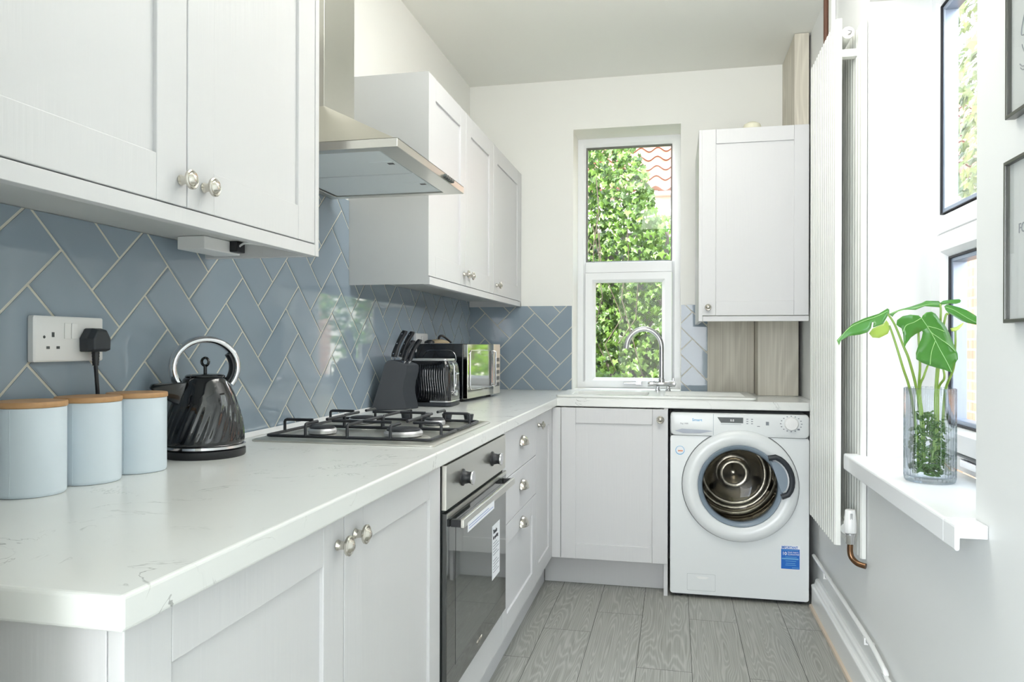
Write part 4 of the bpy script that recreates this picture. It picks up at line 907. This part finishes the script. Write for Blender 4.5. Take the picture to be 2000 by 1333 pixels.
bm = B(); fill_holes(bm, [rrect(tx0 + 0.018, tx1 - 0.018, ty0 + 0.018, ty1 - 0.018, 0.014), rrect(tx0 + 0.03, tx1 - 0.035, ty0 + 0.035, ty0 + 0.065, 0.006), rrect(tx0 + 0.03, tx1 - 0.035, ty1 - 0.065, ty1 - 0.035, 0.006)], frame('z'), 1.0855, 1.0945); obj('top_plate', bm, mat('satin_silver', (0.62, 0.63, 0.63), 0.35, 0.6), t, bevel=0.002)
bm = B(); ym = (ty0 + ty1) / 2
tube(bm, [(tx1 - 0.004, ty0 + 0.02 , 1.080), (tx1 + 0.006, ty0 + 0.02, 1.078), (tx1 + 0.012, ty0 + 0.02, 1.065), (tx1 + 0.013, ty0 + 0.02, 0.965), (tx1 + 0.004, ty0 + 0.02, 0.955)], 0.003, 8); obj('chrome_bow', bm, M['chrome'], t, smooth=True)
bm = B(); tube(bm, [Vector((tx1 + 0.003, ym - 0.02 + 0.016 * math.cos(a), 1.01 + 0.034 * math.sin(a))) for a in [2 * PI * i / 24 for i in range(24)]], 0.0028, 8, closed=True); obj('lever_slot_ring', bm, M['chrome'], t, smooth=True)
bm = bxm(tx1 + 0.001, tx1 + 0.018, ym - 0.034, ym - 0.006, 1.030, 1.040); obj('lever', bm, M['chrome'], t, bevel=0.003)
bm = B(); lathe(bm, [(0.0001, 0), (0.013, 0), (0.012, 0.012), (0.0001, 0.013)], frame('x', (tx1 + 0.001, ym - 0.02, 0.955)), 20); obj('browning_dial', bm, M['chrome'], t, smooth=True, angle=40)

# ------------------------------------------------------------------ microwave (turned slightly)
mc = Vector((0.262, 3.150, 0)); ma = math.radians(-5)
t = thing('microwave', 'black microwave with mirrored chrome front in the worktop corner', 'microwave', (0.15, 3.38, 0.9))
def mb(x0, x1, y0, y1, z0, z1): return rotz(bxm(mc.x + x0, mc.x + x1, mc.y + y0, mc.y + y1, z0, z1), ma, mc)
PM = lambda u, v, n: mc + Matrix.Rotation(ma, 3, 'Z') @ Vector((n, u, 0)) + Vector((0, 0, v))
obj('casing', mb(-0.250, -0.022, 0, 0.455, 0.912, 1.156), M['blackgl'], t, bevel=0.003)
PS = lambda u, v, n: mc + Matrix.Rotation(ma, 3, 'Z') @ Vector((u, -n, 0)) + Vector((0, 0, v))
bm = B(); tube(bm, [PS(u, v, 0.0005) for u, v in rrect(-0.21, -0.055, 0.935, 1.128, 0.035, 8)], 0.0014, 6, closed=True); obj('pressed_outline', bm, M['chrome'], t, smooth=True)
obj('door', mb(-0.0215, 0.0, 0.0, 0.355, 0.914, 1.155), mat('mirror_black_steel', (0.42, 0.40, 0.36), 0.06, 1.0), t, bevel=0.002)
bm = B(); prism(bm, rrect(0.03, 0.325, 0.955, 1.125, 0.018), PM, 0.0004, 0.0012); obj('door_window', bm, mat('mirror_glass', (0.10, 0.10, 0.10), 0.03, 0.3, coat=1.0), t)
bm = B(); tube(bm, [PM(u, v, 0.002) for u, v in rrect(0.028, 0.327, 0.953, 1.127, 0.02, 6)], 0.0022, 6, closed=True); obj('door_trim', bm, M['chrome'], t, smooth=True)
bm = B(); tube(bm, [PM(0.335, 0.955, 0.001), PM(0.338, 0.958, 0.016), PM(0.338, 1.12, 0.016), PM(0.335, 1.123, 0.001)], 0.004, 8); obj('door_handle', bm, M['chrome'], t, smooth=True)
cp = obj('control_panel', mb(-0.0215, 0.0, 0.3565, 0.455, 0.914, 1.155), M['steel'], t, bevel=0.002)
bm = B()
for k in range(5): box(bm, 0.372, 0.44, 0.95 + k * 0.03, 0.968 + k * 0.03, 0.0004, 0.0012, P=PM)
obj('buttons', bm, M['darkgrey'], cp)
for dx, dy in ((-0.22, 0.03), (-0.05, 0.03), (-0.22, 0.42), (-0.05, 0.42)):
    bm = B(); lathe(bm, [(0.012, 0.9006), (0.012, 0.9118)], lambda a, b, c, dx=dx, dy=dy: mc + Matrix.Rotation(ma, 3, 'Z') @ Vector((dx + a, dy + b, 0)) + Vector((0, 0, c)), 12); obj('foot', bm, M['black'], t)
# pan on the microwave
t = thing('pan_lid', 'small pale pan lid with curved black handle lying on top of the microwave', 'pan lid', (0.09, 3.24, 1.157))
bm = B(); lathe(bm, [(0.0001, 0), (0.050, 0), (0.052, 0.004), (0.042, 0.012), (0.022, 0.018), (0.0001, 0.020)], frame('z', (0.100, 3.235, 1.1575)), 32); obj('lid_dome', bm, M['lens_red'], t, smooth=True)
bm = B(); tube(bm, smooth_path([(0.105, 3.225, 1.176), (0.112, 3.215, 1.188), (0.118, 3.235, 1.1925), (0.12, 3.29, 1.182), (0.12, 3.36, 1.164)]), 0.0055, 8); obj('handle', bm, M['black'], t, smooth=True)
bm = B(); lathe(bm, [(0.0001, 0), (0.024, 0), (0.022, 0.010), (0.010, 0.016), (0.0001, 0.017)], frame('z', (0.075, 3.185, 1.1572)), 20)
o = obj('jar_cap', bm, M['black'], None, smooth=True); tag(o, 'small dark round cap on top of the microwave near the knives', 'cap')

# ------------------------------------------------------------------ radiator
t = thing('radiator', 'tall white vertical double-panel radiator with fluted tubes on the right wall', 'radiator', (1.715, 2.95, 0.475))
ry0, ry1, rz0, rz1 = 2.712, 3.196, 0.475, 2.265
def fluted(xf, xb, y0, y1, z0, z1, n=14):
    poly = []; w = (y1 - y0) / n
    for k in range(n):
        a = y0 + k * w
        poly += [(a, xf + 0.005), (a + 0.22 * w, xf), (a + 0.78 * w, xf)]
    poly += [(y1, xf + 0.005), (y1, xb), (y0, xb)]
    bm = B(); loft(bm, [[Vector((x, y, z)) for y, x in poly] for z in (z0, z1)]); return bm
obj('front_panel', fluted(1.679, 1.699, ry0, ry1, rz0, rz1), M['rad'], t, bevel=0.001)
obj('rear_panel', fluted(1.751, 1.768, ry0 - 0.047, ry1, rz0 - 0.03, rz1 - 0.03), M['rad'], t, bevel=0.001)
for z in (0.53, 2.215):
    bm = B(); tube(bm, [(1.718, ry0 + 0.012, z), (1.718, ry1 - 0.01, z)], 0.018, 16); obj('manifold', bm, M['rad'], t, smooth=True)
bm = B(); lathe(bm, [(0.020, 0), (0.020, 0.012), (0.016, 0.014), (0.0001, 0.014)], frame('-y', (1.718, ry0 + 0.012, 2.215)), 24); e_ = obj('end_cap', bm, M['rad'], t, smooth=True, angle=40)
bm = B(); lathe(bm, [(0.0105, 0.0142), (0.0105, 0.018), (0.006, 0.0182), (0.005, 0.015), (0.0001, 0.015)], frame('-y', (1.718, ry0 + 0.012, 2.215)), 16); obj('bleed_plug', bm, M['chrome'], e_, smooth=True, angle=40)
bm = bxm(1.7, 1.769, 2.735, 2.765, 2.142, 2.168); box(bm, 1.752, 1.769, 2.725, 2.735, 2.12, 2.19); obj('bracket', bm, M['rad'], t, bevel=0.002)
# thermostatic valve
t = thing('radiator_valve', 'white thermostatic radiator valve with tarnished elbow below the radiator', 'radiator valve', (1.72, 2.69, 0.45))
V_ = (1.722, 2.680, 0)
bm = B(); lathe(bm, [(0.0180, 0.5275), (0.0200, 0.530), (0.0198, 0.560), (0.0165, 0.600), (0.0150, 0.604), (0.0001, 0.605)], frame('z', V_), 32, mod=lambda a, z, r: 1 + (0.02 * math.cos(20 * a) if z < 0.565 else 0)); hd = obj('thermostat_head', bm, M['white_pl'], t, smooth=True, angle=50)
bm = B()
for k in range(3): box(bm, -0.004 + k * 0.003, -0.0028 + k * 0.003, 0.575, 0.595, 0.0172, 0.0185, P=frame('-y', V_))
obj('head_marks', bm, M['darkgrey'], hd)
bm = B(); lathe(bm, [(0.0135, 0.490), (0.0150, 0.492), (0.0150, 0.512), (0.0165, 0.514), (0.0165, 0.5255), (0.0140, 0.527)], frame('z', V_), 24); obj('valve_body', bm, M['chrome'], t, smooth=True, angle=40)
bm = B(); tube(bm, [(1.722, 2.692, 0.502), (1.718, 2.700, 0.508), (1.718, 2.706, 0.516)], 0.009, 14); obj('union', bm, M['chrome'], t, smooth=True)
bm = B(); tube(bm, smooth_path([(1.722, 2.680, 0.489), (1.722, 2.680, 0.462), (1.727, 2.676, 0.444), (1.742, 2.664, 0.430), (1.764, 2.65, 0.426)]), 0.0095, 14); obj('pipe_elbow', bm, M['brass'], t, smooth=True)
# copper riser and pipe along the skirting
bm = B(); tube(bm, [(1.752, 3.27, 2.30), (1.752, 3.27, ZC - 0.001)], 0.011, 14); o = obj('copper_pipe', bm, M['copper'], None, smooth=True, angle=60); tag(o, 'dull copper pipe rising to the ceiling behind the radiator top', 'pipe')
o = obj('pipe_cover', bxm(1.752, 1.769, 3.17, 3.225, 2.25, ZC - 0.001), M['wall'], None, bevel=0.002); tag(o, 'narrow white cover strip beside the copper pipe above the radiator', 'cover strip')
t = thing('heating_pipe', 'thin white-painted pipe clipped along the wall above the skirting', 'pipe', (1.745, 3.0, 0.2))
pp = [(1.752, 3.52, 0.220), (1.752, 3.2, 0.220), (1.752, 2.9, 0.219), (1.752, 2.62, 0.216), (1.752, 2.50, 0.212), (1.750, 2.36, 0.200), (1.750, 2.27, 0.185), (1.750, 1.2, 0.172)]
bm = B(); tube(bm, smooth_path(pp), 0.0080, 12); obj('pipe', bm, M['gloss_white'], t, smooth=True)
for y, z in ((3.22, 0.2205), (2.56, 0.2145)):
    bm = bxm(1.7365, 1.7695, y - 0.007, y + 0.007, z - 0.012, z - 0.006); box(bm, 1.7365, 1.7415, y - 0.007, y + 0.007, z - 0.006, z + 0.010); obj('pipe_clip', bm, M['white_pl'], t, bevel=0.001)

# ------------------------------------------------------------------ pictures
def picture(z0, z1, y0, y1, label):
    t = thing('framed_print', label, 'picture', (1.76, (y0 + y1) / 2, z0), 'framed prints on the right wall')
    P = frame('-x', (1.7685, 0, 0)); bm = B(); fill_holes(bm, [[(-y1, z0), (-y0, z0), (-y0, z1), (-y1, z1)], [(-y1 + 0.007, z0 + 0.007), (-y0 - 0.007, z0 + 0.007), (-y0 - 0.007, z1 - 0.007), (-y1 + 0.007, z1 - 0.007)]], P, 0, 0.018); obj('frame', bm, M['picframe'], t, bevel=0.0012)
    pr = obj('print', bxm(-y1 + 0.007, -y0 - 0.007, z0 + 0.007, z1 - 0.007, 0.001, 0.009, P=P), mat('print_paper', (0.64, 0.67, 0.66), 0.6), t)
    obj('glazing', bxm(-y1 + 0.007, -y0 - 0.007, z0 + 0.007, z1 - 0.007, 0.013, 0.0145, P=P), M['picglass'], t)
    return pr, frame('-x', (1.7685 - 0.0092, 0, 0))
pr, P = picture(1.197, 1.4995, 1.36, 1.572, 'lower framed print with handwritten black words')
text('handwriting', 'FOR', 0.026, M['inkgrey'], pr, P(-1.528, 1.360, 0), '-x', 0.9)
text('handwriting', 'W', 0.022, M['inkgrey'], pr, P(-1.505, 1.328, 0), '-x', 0.9)
text('handwriting', 'I', 0.022, M['inkgrey'], pr, P(-1.492, 1.392, 0), '-x', 0.9)
pr, P = picture(1.578, 1.880, 1.36, 1.566, 'upper framed print with curling line drawing')
bm = B()
for pts in ([(-1.500, 1.76), (-1.512, 1.74), (-1.518, 1.722), (-1.512, 1.716), (-1.49, 1.715), (-1.47, 1.72)], [(-1.515, 1.70), (-1.510, 1.69), (-1.50, 1.682), (-1.46, 1.68)], [(-1.524, 1.668), (-1.512, 1.660), (-1.49, 1.659), (-1.44, 1.662)], [(-1.521, 1.660), (-1.51, 1.653), (-1.48, 1.65), (-1.44, 1.655)]):
    tube(bm, smooth_path([P(a, b, 0.0006) for a, b in pts]), 0.0009, 6)
obj('line_drawing', bm, M['inkgrey'], pr)

# ------------------------------------------------------------------ vase with monstera
vx, vy, vz = 1.821, 2.212, 0.7885
t = thing('glass_vase', 'tall ribbed clear glass vase on the right window sill', 'vase', (vx, vy, vz))
gm = glassm('ribbed_glass', refl=0.6); nt = gm.node_tree; lw = nt.nodes.new('ShaderNodeLayerWeight'); lw.inputs[0].default_value = 0.35; cr = nt.nodes.new('ShaderNodeValToRGB')
cr.color_ramp.elements[0].position = 0.05; cr.color_ramp.elements[0].color = (0.97, 0.985, 1.0, 1); cr.color_ramp.elements[1].color = (0.78, 0.85, 0.90, 1)
nt.links.new(lw.outputs['Facing'], cr.inputs[0]); nt.links.new(cr.outputs[0], [n for n in nt.nodes if n.type == 'BSDF_TRANSPARENT'][0].inputs[0])
K = frame('z', (vx, vy, vz)); vm = lambda a, z, r: 1 + (0.022 * math.cos(36 * a) if (r > 0.0605 and z > 0.012) else 0)
bm = B(); lathe(bm, [(0.0001, 0.0), (0.058, 0.0), (0.0615, 0.003), (0.0622, 0.014)] + [(0.0622, 0.02 + 0.230 * k / 10) for k in range(11)] + [(0.0600, 0.252), (0.0580, 0.250), (0.0575, 0.10), (0.0575, 0.018), (0.054, 0.013), (0.0001, 0.012)], K, 216, mod=vm, cap0=True, cap1=True)
obj('vase_wall', bm, gm, t, smooth=True, angle=60)
t = thing('monstera_cutting', 'leafy green monstera cuttings standing in the ribbed glass vase', 'plant', (vx, vy, vz + 0.02))
def c5(x, y): return (1620 + x / 6.667, 570 + y / 6.667)
leaves = [
 ('big', [(1200, 345), (1160, 310), (1050, 300), (950, 320), (880, 370), (870, 430), (900, 455), (940, 480), (960, 560), (965, 650), (975, 735), (1000, 680), (1060, 600), (1120, 555), (1180, 525), (1205, 510), (1215, 530), (1200, 600), (1150, 720), (1125, 800), (1130, 880), (1200, 925), (1300, 965), (1400, 995), (1500, 1020), (1600, 1060), (1610, 1000), (1640, 930), (1675, 880), (1670, 810), (1640, 740), (1600, 640), (1560, 540), (1500, 430), (1440, 370), (1380, 290), (1330, 262), (1260, 270), (1215, 310)], 2.13, 'leaf', (0.10, 0.25)),
 ('left', [(95, 635), (125, 705), (150, 640), (250, 580), (400, 560), (500, 530), (540, 480), (556, 400), (575, 400), (565, 470), (700, 420), (740, 350), (780, 280), (780, 235), (755, 220), (640, 290), (450, 350), (300, 420), (200, 520)], 2.16, 'leaf', (0.9, 0.3)),
 ('yel', [(515, 545), (560, 600), (650, 605), (760, 550), (790, 480), (770, 410), (740, 370), (700, 420), (560, 480)], 2.20, 'leafy', (0.3, 0.2)),
 ('top', [(775, 290), (820, 330), (850, 290), (920, 245), (1020, 235), (1120, 240), (1240, 190), (1350, 200), (1450, 205), (1470, 170), (1420, 125), (1260, 120), (1200, 150), (1050, 200), (900, 240)], 2.24, 'leaf', (1.0, 0.2)),
 ('tr', [(1440, 150), (1480, 170), (1560, 158), (1650, 160), (1700, 145), (1715, 120), (1690, 100), (1600, 105), (1480, 120)], 2.24, 'leaf', (0.8, 0.2)),
 ('right', [(1495, 190), (1530, 165), (1590, 180), (1700, 210), (1800, 250), (1900, 310), (1960, 360), (1970, 430), (1900, 430), (1800, 410), (1720, 380), (1620, 320), (1550, 280), (1510, 235)], 2.10, 'leaf', (0.5, 0.3)),
 ('sm', [(1570, 480), (1650, 460), (1750, 400), (1740, 430), (1690, 490), (1640, 520), (1590, 520)], 2.26, 'leafy', (0.5, 0.2))]
for nm, pl, yy, mm, (tilt, bend) in leaves:
    pts = [px(*c5(a, b), 'y', yy) for a, b in pl]; cen = sum(pts, Vector()) / len(pts)
    bm = B(); vs = [bm.verts.new(p) for p in pts]; es = [bm.edges.new((vs[i], vs[(i + 1) % len(vs)])) for i in range(len(vs))]
    bmesh.ops.triangle_fill(bm, use_beauty=True, use_dissolve=False, edges=es)
    bmesh.ops.subdivide_edges(bm, edges=bm.edges[:], cuts=2, use_grid_fill=True)
    def warp(co, extra=0):
        d_ = co - cen; off = tilt * d_.z * 1.2 - bend * 6 * (d_.x ** 2) + 0.0012 * math.sin(d_.x * 90 + d_.z * 70)
        view = (co - Vector((CX, 0, CH))).normalized(); return co + view * (off - extra)
    for v in bm.verts: v.co = warp(v.co)
    lf = obj('leaf', bm, M[mm], t, smooth=True, solid=0.0007, normals=True, label='small yellow-green young leaf' if mm == 'leafy' else None)
    vn = {'big': [[(1200, 345), (1330, 540), (1430, 740), (1520, 900), (1590, 1045)], [(1320, 530), (1450, 620), (1560, 700), (1640, 780)], [(1280, 450), (1400, 480), (1500, 520)], [(1380, 640), (1330, 780), (1310, 950)], [(1195, 345), (1100, 400), (1000, 440), (960, 520)]],
          'left': [[(760, 255), (600, 330), (400, 400), (250, 480), (110, 640)]], 'right': [[(1510, 200), (1620, 240), (1740, 310), (1860, 380), (1960, 420)]], 'top': [[(790, 290), (950, 240), (1120, 210), (1300, 165), (1450, 170)]]}.get(nm, [])
    if vn:
        bm = B()
        for vl in vn: tube(bm, smooth_path([warp(px(*c5(a, b), 'y', yy), 0.0012) for a, b in vl]), 0.0009, 6)
        obj('veins', bm, M['vein'], lf, smooth=True)
stems = [[(1030, 1250), (960, 1000), (850, 640), (780, 440)], [(1140, 1250), (1040, 900), (960, 700), (850, 430), (760, 290)], [(1180, 1250), (1180, 950), (1160, 540), (1190, 350)], [(1190, 1250), (1230, 1100), (1280, 960)], [(1490, 1260), (1495, 1130), (1480, 1000)], [(1605, 1250), (1615, 1000), (1640, 700), (1640, 510)], [(1460, 1250), (1495, 400), (1550, 290)], [(1445, 1250), (1448, 360), (1440, 160)]]
for k, sg in enumerate(stems):
    top = [px(*c5(a, b), 'y', 2.15 + 0.11 * (i == 0) * 0 + 0.02) for i, (a, b) in enumerate(sg)]
    rx = vx + (top[0].x - vx) * 0.82; b0 = Vector((rx, 2.20, 1.035)); foot = Vector((vx + (rx - vx) * 0.5, vy + random.uniform(-0.02, 0.02), vz + 0.05))
    bm = B(); tube(bm, smooth_path([foot, (foot + b0) / 2 + Vector((0.004, 0, 0)), b0] + top[1:]), 0.003, 8, rfn=lambda s: 0.0042 - 0.0016 * s); obj('stem', bm, M['stem'], t, smooth=True)
bm = B()
for k in range(170):
    a = random.uniform(0, 2 * PI); r = 0.048 * math.sqrt(random.random()); z = vz + 0.02 + 0.16 * random.random() ** 1.4; p = Vector((vx + r * math.cos(a), vy + r * math.sin(a), z)); path = [p]
    for q in range(6):
        p = p + Vector((random.uniform(-1, 1), random.uniform(-1, 1), random.uniform(-0.7, 0.7))) * 0.011
        h_ = Vector((p.x - vx, p.y - vy)); 
        if h_.length > 0.05: h_ = h_.normalized() * 0.05; p.x, p.y = vx + h_.x, vy + h_.y
        p.z = max(p.z, vz + 0.018); path.append(p)
    tube(bm, path, 0.0024, 5)
o = obj('roots', bm, M['root'], t, smooth=True); o['kind'] = 'stuff'

# ------------------------------------------------------------------ outside
struct('ground', bxm(-8, 14, YF + 0.45, 18, -0.6, -0.3), M['ground'])
struct('ground', bxm(2.3, 14, -8, YF + 0.44, -0.6, -0.3), M['ground'])
struct('ground', bxm(-8, 2.29, -12, YN - 0.22, -0.6, -0.05), mat('patio', (0.42, 0.42, 0.40), 0.8))
# neighbour's house with pantile roof
t = thing('neighbour_house', 'white rendered neighbouring house with clay pantile roof seen through the far window', 'house', (1.5, 11.2, -0.3))
obj('wall', bxm(-6, 6, 11.0, 11.3, -0.3, 3.30), M['render'], t)
bm = B(); n = 440; rows = 11; prev = None
x0_, x1_ = -5.0, 6.0
for r in range(rows):
    ya, za = 10.80 + r * 0.37, 3.38 + r * 0.235; yb, zb = ya + 0.42, za + 0.267 - 0.03
    A, Bv, D = [], [], []
    for i in range(n + 1):
        x = x0_ + (x1_ - x0_) * i / n; w = 0.035 * math.sin(2 * PI * x / 0.27)
        D.append(bm.verts.new((x, ya + 0.06, za + w - 0.055))); A.append(bm.verts.new((x, ya, za + w))); Bv.append(bm.verts.new((x, yb, zb + w)))
    for i in range(n): bm.faces.new((A[i], A[i + 1], Bv[i + 1], Bv[i])); bm.faces.new((D[i], D[i + 1], A[i + 1], A[i]))
obj('pantile_roof', bm, M['pantile'], t, smooth=True, angle=50, normals=False)
bm = B(); tube(bm, [(-6, 10.76, 3.28), (6, 10.76, 3.28)], 0.05, 12); obj('gutter', bm, mat('brown_gutter', sl((150, 125, 115)), 0.5), t, smooth=True)
# ivy
def ivy_leaf(bm, c, nrm, up, s):
    nrm = nrm.normalized(); u = up.cross(nrm); u = u.normalized() if u.length > 1e-4 else Vector((1, 0, 0)); v = nrm.cross(u)
    sh = [(0, -0.15), (0.35, -0.42), (0.42, -0.05), (0.62, 0.22), (0.28, 0.32), (0, 0.85), (-0.28, 0.32), (-0.62, 0.22), (-0.42, -0.05), (-0.35, -0.42)]
    ce = bm.verts.new(c + nrm * s * 0.10); vs = [bm.verts.new(c + u * a * s - v * b * s) for a, b in sh]
    for i in range(len(vs)): bm.faces.new((ce, vs[i], vs[(i + 1) % len(vs)]))
def hedge(name, label, seed, count, fx, m, cat='ivy'):
    random.seed(seed); t = thing(name, label, cat, fx(None)); bm = B(); k = 0
    while k < count:
        r = fx(random)
        if r is None: continue
        c, nn, s = r; k += 1
        ivy_leaf(bm, c, nn + Vector((random.uniform(-.7, .7), random.uniform(-.5, .5), random.uniform(-.5, .8))), Vector((random.uniform(-.5, .5), 0, 1)), s)
    o = obj('foliage', bm, m, t, normals=False); o['kind'] = 'stuff'; return t
def f1(r):
    if r is None: return (0.4, 6.0, -0.3)
    x = r.uniform(-0.6, 1.15); z = r.uniform(0.5, 3.6)
    top = 3.5 if x < 0.45 else 3.5 - (x - 0.45) * 2.4
    top += 0.15 * math.sin(x * 9)
    if z > top: return None
    y = 5.9 + 0.18 * math.sin(x * 5 + z * 3) + r.uniform(0, 0.25) ** 1
    return Vector((x, y, z)), Vector((0.2, -1, 0.2)), r.uniform(0.032, 0.062)
t = hedge('ivy', 'shaded green ivy thicket close behind the far window on the left', 3, 9500, f1, M['ivy_shaded'])
bm = B(); random.seed(5)
for k in range(22):
    p = Vector((random.uniform(-1.2, 1.0), 5.9, random.uniform(0.2, 1.6))); path = [p]
    for q in range(9): p = p + Vector((random.uniform(-.12, .14), random.uniform(-.05, .05), random.uniform(.08, .3))); path.append(p)
    path = [p for p in path if p.z < 3.3 - max(0, p.x - 0.3) * 2.2]
    if len(path) > 2: tube(bm, path, 0.004, 5)
obj('stems', bm, M['bark'], t)
struct('garden_fence', bxm(-2.2, 1.1, 6.38, 6.44, -0.3, 2.1), mat('fence_wood', sl((88, 84, 76)), 0.85), parent=t)  # fence added as dark backing for the gaps between ivy leaves
def f2(r):
    if r is None: return (1.4, 7.0, -0.3)
    x = r.uniform(0.3, 2.3); z = r.uniform(0.3, 2.25 + 0.12 * math.sin(x * 8))
    y = 6.9 + 0.2 * math.sin(x * 4 + z * 5) + r.uniform(0, 0.3)
    return Vector((x, y, z)), Vector((-0.2, -1, 0.5)), r.uniform(0.036, 0.062)
t = hedge('hedge', 'bright green leafy hedge behind the lower right of the far window', 11, 6500, f2, M['ivy'], 'hedge')
bm = B()
for k in range(8): tube(bm, [(0.5 + k * 0.22, 7.05, -0.299), (0.52 + k * 0.22, 7.05, 0.6), (0.5 + k * 0.23, 7.05, 1.6)], 0.015, 6)
obj('stems', bm, M['bark'], t)
# brick garden wall and tree to the right
o = obj('garden_wall', bxm(3.25, 3.45, -1.0, 9.0, -0.3, 1.80), M['brick'], None); tag(o, 'sunlit orange brick garden wall outside the right window', 'wall')
def f3(r):
    if r is None: return (6.0, 5.0, -0.3)
    y = r.uniform(2.5, 9.6); z = r.uniform(1.2, 6.5); x = 3.9 + 0.5 * math.sin(y * 2 + z) + r.uniform(0, 1.0)
    return Vector((x, y, z)), Vector((-1, -0.3, 0.4)), r.uniform(0.07, 0.12)
t = hedge('tree', 'pale sunlit leafy tree beyond the brick wall outside the right window', 21, 16000, f3, M['tree'], 'tree')
bm = B(); tube(bm, [(6.6, 5, -0.3), (6.6, 5, 1.5), (6.7, 5.1, 3.5)], 0.12, 10); obj('trunk', bm, M['bark'], t, smooth=True)
